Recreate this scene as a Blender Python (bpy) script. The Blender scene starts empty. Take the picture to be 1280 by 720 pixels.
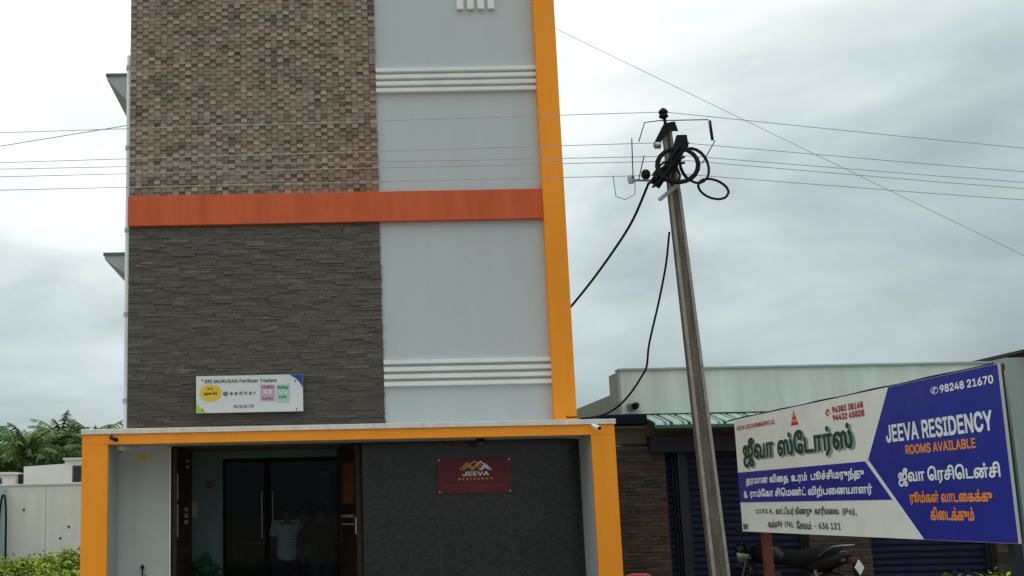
import bpy, math, random, os
import numpy as np
from math import sin, cos, pi, radians, sqrt, atan2
from mathutils import Vector, Matrix, geometry
random.seed(7)
S = bpy.context.scene
C = S.collection

# ------------------------------------------------------------------ camera
cd = bpy.data.cameras.new('camera'); cam = bpy.data.objects.new('camera', cd); C.objects.link(cam)
PITCH, YAW, ROLL = .1802, -.0055, .0206
f0 = Vector((-sin(YAW), cos(YAW), 0)); r0 = Vector((cos(YAW), sin(YAW), 0)); zz = Vector((0, 0, 1))
fw = f0*cos(PITCH) + zz*sin(PITCH); up = -f0*sin(PITCH) + zz*cos(PITCH)
rt = r0*cos(ROLL) - up*sin(ROLL); up = r0*sin(ROLL) + up*cos(ROLL)
m = Matrix.Identity(4)
for i in range(3):
    m[i][0] = rt[i]; m[i][1] = up[i]; m[i][2] = -fw[i]
m[0][3], m[1][3], m[2][3] = 2.574, -14.3, 1.6
cam.matrix_world = m
cd.sensor_width = 36; cd.lens = 1528.03/1280*36; cd.shift_x = (640-418.67)/1280
cd.clip_start = .1; cd.clip_end = 1500
S.camera = cam

# ------------------------------------------------------------------ light
SUN_EL, SUN_AZ = radians(52), radians(-20)          # azimuth from +Y towards +X
S.view_settings.view_transform = 'Standard'; S.view_settings.look = 'None'
S.view_settings.exposure = .25; S.view_settings.gamma = 1
W = bpy.data.worlds.new('World'); S.world = W; W.use_nodes = True
nt = W.node_tree; N = nt.nodes; Lk = nt.links; N.clear()
def nn(t, **k):
    n = N.new(t)
    for a, b in k.items(): setattr(n, a, b)
    return n
def mth(op, a, b=None, clamp=False):
    n = nn('ShaderNodeMath', operation=op); n.use_clamp = clamp
    for i, v in enumerate((a, b)):
        if v is None: continue
        if isinstance(v, (int, float)): n.inputs[i].default_value = v
        else: Lk.new(v, n.inputs[i])
    return n.outputs[0]
out = nn('ShaderNodeOutputWorld'); bg = nn('ShaderNodeBackground'); bg.inputs[1].default_value = .1
sky = nn('ShaderNodeTexSky', sky_type='NISHITA'); sky.sun_disc = False
sky.sun_elevation = SUN_EL; sky.sun_rotation = SUN_AZ
tc = nn('ShaderNodeTexCoord'); nrm = nn('ShaderNodeVectorMath', operation='NORMALIZE'); Lk.new(tc.outputs['Generated'], nrm.inputs[0])
sep = nn('ShaderNodeSeparateXYZ'); Lk.new(nrm.outputs[0], sep.inputs[0])
el = mth('MAXIMUM', sep.outputs[2], 0.0)
# flat cloud sheet: project the direction on a plane overhead, so clouds stretch towards the horizon
den = mth('ADD', el, .35)
u = mth('DIVIDE', sep.outputs[0], den); v = mth('DIVIDE', sep.outputs[1], den)
cmb = nn('ShaderNodeCombineXYZ'); Lk.new(u, cmb.inputs[0]); Lk.new(v, cmb.inputs[1]); Lk.new(mth('MULTIPLY', el, 3.5), cmb.inputs[2])
n1 = nn('ShaderNodeTexNoise'); n1.inputs['Scale'].default_value = 1.7; n1.inputs['Detail'].default_value = 5; n1.inputs['Roughness'].default_value = .5; n1.inputs['Distortion'].default_value = .35
Lk.new(cmb.outputs[0], n1.inputs['Vector'])
n2 = nn('ShaderNodeTexNoise'); n2.inputs['Scale'].default_value = 5.; n2.inputs['Detail'].default_value = 6; n2.inputs['Roughness'].default_value = .55
Lk.new(cmb.outputs[0], n2.inputs['Vector'])
# glow of the veiled sun
dot = nn('ShaderNodeVectorMath', operation='DOT_PRODUCT'); Lk.new(nrm.outputs[0], dot.inputs[0])
ge, ga = radians(28), radians(-11)
dot.inputs[1].default_value = (sin(ga)*cos(ge), cos(ga)*cos(ge), sin(ge))
glow = mth('POWER', mth('MAXIMUM', dot.outputs['Value'], 0.), 9.)
cl = mth('ADD', mth('MULTIPLY', mth('SUBTRACT', n1.outputs[0], .5), 1.75), mth('MULTIPLY', mth('SUBTRACT', n2.outputs[0], .5), .22))
base = mth('ADD', mth('ADD', .235, mth('MULTIPLY', el, 1.08)), mth('MULTIPLY', glow, .44))
lum = mth('MULTIPLY', base, mth('ADD', 1., cl))
ramp = nn('ShaderNodeMapRange'); Lk.new(lum, ramp.inputs[0]); ramp.inputs[1].default_value = .28; ramp.inputs[2].default_value = .8; 
mixc = nn('ShaderNodeMix', data_type='RGBA'); Lk.new(ramp.outputs[0], mixc.inputs[0])
mixc.inputs[6].default_value = (.81, 1.02, 1.07, 1); mixc.inputs[7].default_value = (.97, 1.04, 1.02, 1)
sc = nn('ShaderNodeVectorMath', operation='SCALE'); Lk.new(mixc.outputs[2], sc.inputs[0]); Lk.new(mth('MULTIPLY', lum, 10.), sc.inputs[3])
mx = nn('ShaderNodeMix', data_type='RGBA'); mx.inputs[0].default_value = .94
Lk.new(sky.outputs[0], mx.inputs[6]); Lk.new(sc.outputs[0], mx.inputs[7])
Lk.new(mx.outputs[2], bg.inputs[0]); Lk.new(bg.outputs[0], out.inputs[0])
sd = bpy.data.lights.new('sun', 'SUN'); sd.energy = .9; sd.angle = radians(18); sd.color = (1, .96, .9)
so = bpy.data.objects.new('sun', sd); C.objects.link(so)
so.rotation_euler = Vector((sin(SUN_AZ)*cos(SUN_EL), cos(SUN_AZ)*cos(SUN_EL), sin(SUN_EL))).to_track_quat('Z', 'Y').to_euler()

# ------------------------------------------------------------------ materials
MT = {}
def mat(name, col, rough=.8, var=.08, scale=3., bump=0., bscale=40., spec=.3, metal=0., attr=False, col2=None, streak=False, detail=6):
    if name in MT: return MT[name]
    M = bpy.data.materials.new(name); M.use_nodes = True
    t = M.node_tree; b = t.nodes['Principled BSDF']; L = t.links
    b.inputs['Roughness'].default_value = rough; b.inputs['Metallic'].default_value = metal
    b.inputs['Specular IOR Level'].default_value = spec
    co = t.nodes.new('ShaderNodeTexCoord'); mp = t.nodes.new('ShaderNodeMapping'); L.new(co.outputs['Object'], mp.inputs[0])
    if streak: mp.inputs['Scale'].default_value = (3, 3, .35)
    nz = t.nodes.new('ShaderNodeTexNoise'); nz.inputs['Scale'].default_value = scale; nz.inputs['Detail'].default_value = detail; nz.inputs['Roughness'].default_value = .6
    L.new(mp.outputs[0], nz.inputs['Vector'])
    mr = t.nodes.new('ShaderNodeMapRange'); L.new(nz.outputs[0], mr.inputs[0]); mr.inputs[1].default_value = .3; mr.inputs[2].default_value = .7
    if attr:
        a = t.nodes.new('ShaderNodeAttribute'); a.attribute_name = 'col'; src = a.outputs['Color']
    else: src = None
    if col2 is not None:
        mc = t.nodes.new('ShaderNodeMix'); mc.data_type = 'RGBA'; L.new(mr.outputs[0], mc.inputs[0])
        if src: L.new(src, mc.inputs[6])
        else: mc.inputs[6].default_value = (*col, 1)
        mc.inputs[7].default_value = (*col2, 1); L.new(mc.outputs[2], b.inputs['Base Color'])
    else:
        mr.inputs[3].default_value = 1-var; mr.inputs[4].default_value = 1+var
        vs = t.nodes.new('ShaderNodeVectorMath'); vs.operation = 'SCALE'; L.new(mr.outputs[0], vs.inputs[3])
        if src: L.new(src, vs.inputs[0])
        else: vs.inputs[0].default_value = col
        L.new(vs.outputs[0], b.inputs['Base Color'])
    if bump:
        nb = t.nodes.new('ShaderNodeTexNoise'); nb.inputs['Scale'].default_value = bscale; nb.inputs['Detail'].default_value = 4
        L.new(co.outputs['Object'], nb.inputs['Vector'])
        bp = t.nodes.new('ShaderNodeBump'); bp.inputs['Strength'].default_value = bump; bp.inputs['Distance'].default_value = .02
        L.new(nb.outputs[0], bp.inputs['Height']); L.new(bp.outputs[0], b.inputs['Normal'])
    MT[name] = M; return M
ORANGE = mat('orange_paint', (.97, .335, .022), .6, .07, 1.5, .1, 30, spec=.25, streak=True)
BAND = mat('rust_paint', (.60, .115, .04), .6, .12, 2, .1, 30, streak=True, spec=.25)
PLAST = mat('bluegrey_plaster', (.515, .57, .59), .85, .03, 1.3, .12, 25, streak=True)
WHITE = mat('white_paint', (.80, .83, .80), .7, .06, 4, .1, 30)
CREAM = mat('cream_paint', (.50, .54, .53), .8, .05, 2, .1, 20, streak=True)
GREYP = mat('grey_paint', (.42, .47, .47), .8, .05, 2, .1, 20, streak=True)
BRICK = mat('brick_cladding_tile', (1, 1, 1), .8, .16, 18, .5, 60, attr=True)
STONE = mat('grey_slate_strip', (1, 1, 1), .55, .2, 14, .5, 50, attr=True, spec=.4)
GROUT = mat('dark_grout', (.05, .045, .04), .9)
GRAN = mat('black_granite', (.004, .006, .007), .2, .35, 30, .02, 60, spec=.45, col2=(.032, .036, .036), detail=9)
TEAL = mat('teal_wall_paint', (.10, .175, .175), .7, .05, 2)
WOODD = mat('dark_carved_wood', (.030, .016, .011), .45, .3, 12, .2, 30, streak=True)
AMBER = mat('amber_panel', (.17, .065, .025), .35, .15, 6)
SILV = mat('steel', (.38, .38, .38), .3, .05, 5, metal=.9)
PALE = mat('pale_inset_and_glint', (.33, .31, .29), .4, .2, 20)  # also colours the reflections painted on the left door leaf
FLOORT = mat('brown_floor_tile', (.10, .06, .045), .3, .1, 5)
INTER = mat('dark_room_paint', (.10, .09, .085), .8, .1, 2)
MAROON = mat('maroon_sign', (.13, .014, .022), .35, .06, 3)
NBW = mat('pale_seafoam_paint', (.62, .70, .65), .8, .13, 1.6, .1, 20, streak=True)
NBS = mat('beige_side_paint', (.47, .47, .36), .85, .08, 2, .1, 20, streak=True)
OLIVE = mat('olive_plaster', (.13, .13, .09), .9, .1, 3)
NAVY = mat('navy_shutter_paint', (.016, .018, .045), .6, .15, 5, .05, 30, spec=.15)
NAVYD = mat('dark_navy_steel', (.014, .017, .03), .5, .15, 5)
AWN = mat('green_roof_sheet', (.12, .30, .25), .4, .2, 9)
AWNW = mat('white_roof_rib', (.52, .66, .60), .5, .15, 9)
DARK = mat('black_rubber', (.010, .010, .011), .65, .2, 8, spec=.15)
WIRE = mat('aluminium_wire', (.38, .40, .41), .6, .1, 8)
CONC = mat('weathered_concrete', (.17, .145, .115), .9, .3, 9, .8, 40, col2=(.07, .058, .045), streak=True)
CONCL = mat('concrete_edge', (.30, .28, .25), .9, .2, 10, .3, 40)
CWALL = mat('whitewashed_wall', (.74, .71, .66), .9, .07, 1.8, .15, 20, streak=True)
HWALL = mat('white_house_paint', (.76, .75, .72), .9, .08, 1)
BLUEP = mat('light_blue_paint', (.36, .50, .54), .8, .06, 2)
SOIL = mat('brown_soil', (.17, .12, .085), .95, .3, 6, .5, 20)
DIRT = mat('dusty_ground', (.27, .22, .17), .95, .15, .6, .4, 8)
BWHITE = mat('banner_white', (.74, .76, .71), .5, .07, 2.5, .5, 2.2)
BBLUE = mat('banner_blue', (.010, .022, .27), .42, .12, 2.5, .5, 2.2, spec=.4)
TGREEN = mat('print_dark_green', (.008, .05, .035), .5)
TRED = mat('print_red', (.42, .035, .03), .5)
TGREY = mat('print_grey', (.07, .09, .085), .5)
TWHITE = mat('print_white', (.72, .78, .78), .5)
TORNG = mat('print_orange', (.78, .26, .03), .5)
TGOLD = mat('print_gold', (.62, .36, .08), .5)
RUST = mat('rusty_red_steel', (.11, .032, .022), .7, .3, 10, .3, 40)
LEAF = mat('leaf', (1, 1, 1), .75, .1, 3, attr=True, spec=.08)
BARK = mat('bark', (.11, .085, .06), .9, .2, 8, .4, 30)
SKIN = mat('brown_skin', (.10, .05, .03), .6, .05, 5)
HAIR = mat('black_hair', (.008, .007, .007), .5, .1, 20)
NAVYC = mat('navy_cloth', (.02, .028, .055), .9, .1, 20)
DARKC = mat('dark_cloth', (.015, .02, .024), .9, .1, 20)
GREYC = mat('dark_grey_cloth', (.045, .05, .055), .9, .1, 20)
REDP = mat('red_plastic', (.50, .07, .05), .35, .05, 5)
PAINTB = mat('black_bike_paint', (.006, .006, .007), .35, .05, 5, spec=.25)
CHROME = mat('chrome', (.22, .22, .22), .3, .05, 5, metal=.9)
TAILR = mat('tail_lamp_red', (.10, .02, .015), .4)
YEL = mat('sign_yellow', (.75, .52, .04), .5)
LIME = mat('sign_lime', (.36, .60, .06), .5)
PINK = mat('sign_pink', (.52, .36, .46), .5)
MAG = mat('sign_magenta', (.30, .08, .20), .5)
MINT = mat('sign_mint', (.38, .58, .48), .5)
SGRN = mat('sign_green', (.02, .20, .12), .5)
SBLU = mat('sign_blue', (.02, .06, .34), .5)
MARW = mat('maroon_wall_paint', (.085, .022, .022), .8, .12, 2)
def checked():
    M = bpy.data.materials.new('light_blue_checked_cloth'); M.use_nodes = True
    t = M.node_tree; b = t.nodes['Principled BSDF']; b.inputs['Roughness'].default_value = .9
    co = t.nodes.new('ShaderNodeTexCoord'); w1 = t.nodes.new('ShaderNodeTexWave'); w1.inputs['Scale'].default_value = 7
    w2 = t.nodes.new('ShaderNodeTexWave'); w2.bands_direction = 'Z'; w2.inputs['Scale'].default_value = 7
    a = t.nodes.new('ShaderNodeMath'); a.operation = 'MULTIPLY'
    mc = t.nodes.new('ShaderNodeMix'); mc.data_type = 'RGBA'; mc.inputs[6].default_value = (.26, .42, .50, 1); mc.inputs[7].default_value = (.52, .64, .68, 1)
    t.links.new(co.outputs['Object'], w1.inputs[0]); t.links.new(co.outputs['Object'], w2.inputs[0])
    t.links.new(w1.outputs[1], a.inputs[0]); t.links.new(w2.outputs[1], a.inputs[1]); t.links.new(a.outputs[0], mc.inputs[0]); t.links.new(mc.outputs[2], b.inputs[0])
    return M
CHECK = checked()
def glassm():
    M = bpy.data.materials.new('tinted_glass'); M.use_nodes = True; t = M.node_tree; t.nodes.clear()
    o = t.nodes.new('ShaderNodeOutputMaterial'); tr = t.nodes.new('ShaderNodeBsdfTransparent'); tr.inputs[0].default_value = (.88, .92, .92, 1)
    g = t.nodes.new('ShaderNodeBsdfGlossy'); g.inputs[1].default_value = .03; g.inputs[0].default_value = (.8, .9, .9, 1)
    f = t.nodes.new('ShaderNodeFresnel'); f.inputs[0].default_value = 1.18; mxs = t.nodes.new('ShaderNodeMixShader')
    t.links.new(f.outputs[0], mxs.inputs[0]); t.links.new(tr.outputs[0], mxs.inputs[1]); t.links.new(g.outputs[0], mxs.inputs[2]); t.links.new(mxs.outputs[0], o.inputs[0])
    return M
GLASS = glassm()

# ------------------------------------------------------------------ helpers
def thing(name, label, cat, loc=(0, 0, 0), rz=0, group=None):
    o = bpy.data.objects.new(name, None); C.objects.link(o); o.location = loc; o.rotation_euler = (0, 0, rz)
    o.empty_display_size = .2
    o['label'] = label; o['category'] = cat
    if group: o['group'] = group
    return o
def tag(o, label, cat, group=None, kind=None):
    o['label'] = label; o['category'] = cat
    if group: o['group'] = group
    if kind: o['kind'] = kind
    return o
def rootloc(p):
    l = Vector((0, 0, 0))
    while p is not None:
        l += p.location; p = p.parent
    return l
class MB:
    def __init__(s): s.v = []; s.f = []; s.c = []; s.m = []
    def face(s, pts, col=None, mi=0):
        n = len(s.v); s.v += [tuple(p) for p in pts]; s.f.append(tuple(range(n, n+len(pts)))); s.c.append(col or (1, 1, 1)); s.m.append(mi)
    def box(s, x0, x1, y0, y1, z0, z1, col=None, mi=0, skip=''):
        n = len(s.v)
        s.v += [(x0, y0, z0), (x1, y0, z0), (x1, y1, z0), (x0, y1, z0), (x0, y0, z1), (x1, y0, z1), (x1, y1, z1), (x0, y1, z1)]
        F = [('b', (0, 3, 2, 1)), ('t', (4, 5, 6, 7)), ('f', (0, 1, 5, 4)), ('r', (1, 2, 6, 5)), ('k', (2, 3, 7, 6)), ('l', (3, 0, 4, 7))]
        for k, q in F:
            if k in skip: continue
            s.f.append(tuple(n+i for i in q)); s.c.append(col or (1, 1, 1)); s.m.append(mi)
        return s
    def prism(s, poly, a0, a1, axis='y', col=None, mi=0):
        # poly: 2D points; extruded along axis from a0 to a1
        def P(p, a):
            return {'y': (p[0], a, p[1]), 'x': (a, p[0], p[1]), 'z': (p[0], p[1], a)}[axis]
        n = len(s.v); k = len(poly)
        s.v += [P(p, a0) for p in poly] + [P(p, a1) for p in poly]
        s.f.append(tuple(range(n+k-1, n-1, -1))); s.f.append(tuple(range(n+k, n+2*k)))
        for i in range(k): s.f.append((n+i, n+(i+1) % k, n+k+(i+1) % k, n+k+i))
        s.c += [col or (1, 1, 1)]*(k+2); s.m += [mi]*(k+2)
        return s
    def tube(s, pts, r, seg=8, col=None, mi=0, closed=False):
        pts = [Vector(p) for p in pts]; n0 = len(s.v); k = len(pts)
        rs = r if isinstance(r, (list, tuple)) else [r]*k
        ref = None
        for i, p in enumerate(pts):
            if closed: d = pts[(i+1) % k]-pts[i-1]
            else: d = pts[min(i+1, k-1)]-pts[max(i-1, 0)]
            d.normalize()
            if ref is None: ref = Vector((0, 0, 1)) if abs(d.z) < .9 else Vector((1, 0, 0))
            a = d.cross(ref)
            if a.length < 1e-4: a = d.orthogonal()
            a.normalize(); b = a.cross(d).normalized(); ref = b
            for j in range(seg):
                t = 2*pi*j/seg; s.v.append(tuple(p+(a*cos(t)+b*sin(t))*rs[i]))
        for i in range(k if closed else k-1):
            for j in range(seg):
                q = (i+1) % k
                s.f.append((n0+i*seg+j, n0+i*seg+(j+1) % seg, n0+q*seg+(j+1) % seg, n0+q*seg+j)); s.c.append(col or (1, 1, 1)); s.m.append(mi)
        if not closed:
            s.f.append(tuple(n0+j for j in range(seg-1, -1, -1))); s.f.append(tuple(n0+(k-1)*seg+j for j in range(seg)))
            s.c += [col or (1, 1, 1)]*2; s.m += [mi]*2
        return s
    def lathe(s, prof, c=(0, 0, 0), seg=16, axis='z', col=None):
        n0 = len(s.v)
        for r, h in prof:
            for j in range(seg):
                t = 2*pi*j/seg; x, y = r*cos(t), r*sin(t)
                p = {'z': (x, y, h), 'y': (x, h, y), 'x': (h, x, y)}[axis]
                s.v.append((c[0]+p[0], c[1]+p[1], c[2]+p[2]))
        for i in range(len(prof)-1):
            for j in range(seg):
                s.f.append((n0+i*seg+j, n0+i*seg+(j+1) % seg, n0+(i+1)*seg+(j+1) % seg, n0+(i+1)*seg+j)); s.c.append(col or (1, 1, 1)); s.m.append(0)
        for q in (0, len(prof)-1):
            s.f.append(tuple(n0+q*seg+j for j in range(seg))); s.c.append(col or (1, 1, 1)); s.m.append(0)
        return s
    def build(s, name, mats, parent=None, smooth=False, world=True, bevel=0, data=None):
        off = rootloc(parent) if (parent and world) else Vector((0, 0, 0))
        me = bpy.data.meshes.new(name)
        me.from_pydata([(a[0]-off.x, a[1]-off.y, a[2]-off.z) for a in s.v], [], s.f)
        if not isinstance(mats, (list, tuple)): mats = [mats]
        for M in mats: me.materials.append(M)
        if len(mats) > 1: me.polygons.foreach_set('material_index', s.m)
        if any(c != (1, 1, 1) for c in s.c):
            ca = me.color_attributes.new('col', 'FLOAT_COLOR', 'CORNER'); arr = []
            for f, c in zip(s.f, s.c): arr += [c[0], c[1], c[2], 1.]*len(f)
            ca.data.foreach_set('color', arr)
        me.polygons.foreach_set('use_smooth', [smooth]*len(s.f))
        me.update()
        if smooth: me.set_sharp_from_angle(angle=radians(40))
        o = bpy.data.objects.new(name, me); C.objects.link(o)
        if parent: o.parent = parent
        if bevel:
            b = o.modifiers.new('bevel', 'BEVEL'); b.width = bevel; b.segments = 2; b.limit_method = 'ANGLE'
        return o
def box(name, M, parent, *a, bevel=0, **k):
    return MB().box(*a, **k).build(name, M, parent, bevel=bevel)
def tubeo(name, M, parent, pts, r, seg=8, **k):
    return MB().tube(pts, r, seg).build(name, M, parent, smooth=True, **k)
def inst(name, me, parent, loc, scale=(1, 1, 1), rot=(0, 0, 0)):
    o = bpy.data.objects.new(name, me); C.objects.link(o); o.parent = parent
    o.location = Vector(loc)-(rootloc(parent) if parent else Vector()); o.scale = scale; o.rotation_euler = rot
    return o
def catenary(a, b, sag, n=12):
    a = Vector(a); b = Vector(b); r = []
    for i in range(n+1):
        t = i/n; p = a.lerp(b, t); p.z -= sag*4*t*(1-t); r.append(p)
    return r
def smooth_path(pts, n=6):
    P = [Vector(p) for p in pts]; P = [P[0]*2-P[1]]+P+[P[-1]*2-P[-2]]; o = []
    for i in range(1, len(P)-2):
        for j in range(n):
            t = j/n; a, b, c, d = P[i-1], P[i], P[i+1], P[i+2]
            o.append(.5*((2*b)+(c-a)*t+(2*a-5*b+4*c-d)*t*t+(3*b-a-3*c+d)*t**3))
    o.append(P[-2]); return o

# lettering: outlines of the built-in font, filled by winding number, fitted to a box on a plane
FONT = None
try:
    FONT = bpy.data.fonts.load(os.path.join(bpy.utils.resource_path('LOCAL'), 'datafiles', 'fonts', 'Inter.woff2'))
except Exception: FONT = None
def outlines(body, bold):
    if any(ord(ch) > 0x2fff or 0xb80 <= ord(ch) <= 0xbff for ch in body): bold = bold+.012
    cu = bpy.data.curves.new('t', 'FONT'); cu.body = body; cu.size = 1
    if FONT and all(ord(ch) < 128 for ch in body): cu.font = FONT
    ob = bpy.data.objects.new('t', cu); C.objects.link(ob)
    dg = bpy.context.evaluated_depsgraph_get(); dg.update()
    c2 = ob.evaluated_get(dg).to_curve(dg); loops = []
    for sp in c2.splines:
        bp = sp.bezier_points; L = []
        if len(bp) < 3: continue
        for i in range(len(bp)):
            a, b = bp[i], bp[(i+1) % len(bp)]
            straight = ((a.handle_right-a.co).cross(b.co-a.co).length < 1e-5 and (b.handle_left-b.co).cross(b.co-a.co).length < 1e-5)
            if straight: L.append((a.co.x, a.co.y))
            else: L += [(q.x, q.y) for q in geometry.interpolate_bezier(a.co, a.handle_right, b.handle_left, b.co, 4)[:-1]]
        D = [L[0]]
        for q in L[1:]:
            if abs(q[0]-D[-1][0])+abs(q[1]-D[-1][1]) > 2e-3: D.append(q)
        if abs(D[0][0]-D[-1][0])+abs(D[0][1]-D[-1][1]) < 2e-3: D.pop()
        if len(D) > 2: loops.append(np.array(D))
    ob.evaluated_get(dg).to_curve_clear(); bpy.data.objects.remove(ob); bpy.data.curves.remove(cu)
    if bold:
        o = []
        for L in loops:
            e1 = L-np.roll(L, 1, 0); e2 = np.roll(L, -1, 0)-L
            def nr(e): return np.stack([-e[:, 1], e[:, 0]], 1)/(np.linalg.norm(e, axis=1)[:, None]+1e-9)
            nm = nr(e1)+nr(e2); ln = np.linalg.norm(nm, axis=1)[:, None]; nm = nm/np.maximum(ln, .6)
            o.append(L+nm*bold)
        loops = o
    return loops
def fill(loops):
    V = []; E = []
    for L in loops:
        n = len(V); k = len(L); V += [Vector((float(a), float(b))) for a, b in L]; E += [(n+i, n+(i+1) % k) for i in range(k)]
    r = geometry.delaunay_2d_cdt(V, E, [], 0, 1e-5); vs = np.array([tuple(a) for a in r[0]]); F = np.array(r[2])
    cen = vs[F].mean(1); w = np.zeros(len(F))
    for L in loops:
        A = L; B = np.roll(L, -1, 0)
        for i in range(len(A)):
            (ax, ay), (bx, by) = A[i], B[i]
            if ay == by: continue
            cr = (cen[:, 1] >= min(ay, by)) & (cen[:, 1] < max(ay, by))
            xi = ax+(cen[:, 1]-ay)*(bx-ax)/(by-ay)
            w += np.where(cr & (xi > cen[:, 0]), 1 if by > ay else -1, 0)
    return vs, F[np.abs(w) > .5]
def lettering(body, M, parent, org, ux, uy, w, h=None, bold=.02, name='lettering', italic=0, center=False):
    """org: lower left corner (world); ux/uy unit vectors; w,h size of the box the ink fills"""
    loops = outlines(body, bold)
    vs, F = fill(loops)
    mn = vs.min(0); mxx = vs.max(0)
    if italic: vs[:, 0] += (vs[:, 1]-mn[1])*italic
    sx = w/(mxx[0]-mn[0]); sy = (h/(mxx[1]-mn[1])) if h else sx
    O = Vector(org); ux = Vector(ux); uy = Vector(uy); mb = MB()
    P = [O+ux*float((a-mn[0])*sx)+uy*float((b-mn[1])*sy) for a, b in vs]
    mb.v = [tuple(p) for p in P]; mb.f = [tuple(int(i) for i in f) for f in F]
    mb.c = [(1, 1, 1)]*len(mb.f); mb.m = [0]*len(mb.f)
    return mb.build(name, M, parent)

def plane_poly(pts, M, parent, name, org, ux, uy, up_=0.):
    O = Vector(org); ux = Vector(ux); uy = Vector(uy); n = ux.cross(uy)
    mb = MB(); mb.face([O+ux*a+uy*b+n*up_ for a, b in pts]); return mb.build(name, M, parent)

# ------------------------------------------------------------------ ground
g = MB()
for i in range(24):
    for j in range(24):
        x0, x1 = -600+i*50, -550+i*50; y0, y1 = -600+j*50, -550+j*50
        g.face([(x0, y0, 0), (x1, y0, 0), (x1, y1, 0), (x0, y1, 0)])
o = g.build('ground', DIRT); o['kind'] = 'structure'
ROADM = mat('asphalt', (.055, .055, .057), .9, .15, 2, .3, 60)
o = box('road', ROADM, None, -150, 150, -22, -11, -.3, .004); o['kind'] = 'structure'
# ------------------------------------------------------------------ hotel building
H = thing('hotel_building', 'narrow three storey building with brown and grey cladding and an orange entrance frame', 'building', (2.8, 0, 0))
TOP = 10.4
w = MB()
w.box(.2, 5.42, 0, 9, 2.54, TOP)
w.box(3.6, 5.42, .12, 9, 0, 2.54)           # ground floor behind the granite
w.box(.2, .66, 1.0, 9, 0, 2.54)
w.box(.66, 3.6, 7.6, 9, 0, 2.54)
w.build('wall', PLAST, H)
# brick mosaic panel
def brickcol(i, j):
    t = random.random(); k = .78+.5*random.random(); k *= random.choices((.6, 1, 1.18), (.16, .76, .08))[0]*.86*(1.06 if (i+j) % 2 else .88)  # recess shade put into the colour: recessed blocks darker, proud ones lighter
    a = Vector((.38, .292, .222)).lerp(Vector((.315, .275, .22)), t)
    warm = max(0, (i/40-.55))*max(0, 1-(j/26))*1.1
    a = a.lerp(Vector((.34, .18, .115)), min(1, warm*1.3+.12*random.random()))
    return tuple(a*k)
pb = MB(); pb.box(.2, 3.2, -.012, 0, 5.362, TOP-.02, (.06, .05, .042))
cw = 3.0/40; rh = .0475
for j in range(int((TOP-.02-5.365)/rh)):
    for i in range(40):
        d = .012+.014*((i+j) % 2)*(.5+.5*random.random())+random.random()*.010
        x0 = .2+i*cw; z0 = 5.365+j*rh
        pb.box(x0+.0015, x0+cw-.0015+(0 if i < 39 else random.uniform(-.004, .012)), -.012-d, -.012, z0+.0008, z0+rh-.0012, brickcol(i, j), skip='k')
o = pb.build('brick_cladding', BRICK, H); o['kind'] = 'stuff'
# slate strip panel
pan = box('stone_cladding', GROUT, H, .2, 3.2, -.012, 0, 2.55, 4.99)
def stonecol():
    k = (.88+.26*random.random())*.80; a = Vector((.122, .100, .078)).lerp(Vector((.104, .094, .080)), random.random())
    if random.random() < .07: a = a.lerp(Vector((.14, .105, .082)), .5)
    if random.random() < .08: k *= 1.35
    return tuple(a*k)
variants = []
for k in range(12):
    mb = MB(); c = stonecol(); mb.prism([(0, -1), (1, -.86), (1, 0), (0, 0)], 0, 1, 'x', c)
    # prism on x: poly = (y,z); make a wedge whose lower edge is proud
    me_o = MB(); n = 0
    me_o.v = [(0, -1, 0), (1, -1, 0), (1, 0, 0), (0, 0, 0), (0, -.8, 1), (1, -.8-.02*k % .2, 1), (1, 0, 1), (0, 0, 1)]
    me_o.f = [(0, 3, 2, 1), (4, 5, 6, 7), (0, 1, 5, 4), (1, 2, 6, 5), (3, 0, 4, 7)]; me_o.c = [c]*5; me_o.m = [0]*5
    ob = me_o.build('stone_strip', STONE, None); variants.append(ob.data); bpy.data.objects.remove(ob)
rest = MB(); cnt = 0; rh = .0287; rows = 85
for j in range(rows):
    x = .2; z0 = 2.551+j*rh
    first = True
    while x < 3.19:
        L = random.choice((.15, .2, .25, .3))*random.uniform(.9, 1.1)
        if first: L *= random.uniform(.4, 1); first = False
        x1 = min(x+L, 3.2+random.uniform(-.004, .012))
        if 3.2-x1 < .06: x1 = 3.2+random.uniform(-.004, .012)
        d = .012+.008*random.random()**1.5+.004*sin(x*9+j*.9)
        d = max(d, .008)
        if j < 30 and cnt < 300:
            inst('stone_strip', random.choice(variants), pan, (x+.001, -.0121, z0+.001), (x1-x-.002, d, rh-.0012)); cnt += 1
        else:
            c = stonecol(); n = len(rest.v); a, b = x+.001, x1-.001; za, zb = z0+.001, z0+rh-.0004; ya = -.012-d; yb = -.012-d*.8
            rest.v += [(a, ya, za), (b, ya, za), (b, -.012, za), (a, -.012, za), (a, yb, zb), (b, yb, zb), (b, -.012, zb), (a, -.012, zb)]
            for q in [(0, 3, 2, 1), (4, 5, 6, 7), (0, 1, 5, 4), (1, 2, 6, 5), (3, 0, 4, 7)]:
                rest.f.append(tuple(n+i for i in q)); rest.c.append(c); rest.m.append(0)
        x = x1
o = rest.build('stone_strip', STONE, pan); o['kind'] = 'stuff'
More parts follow.
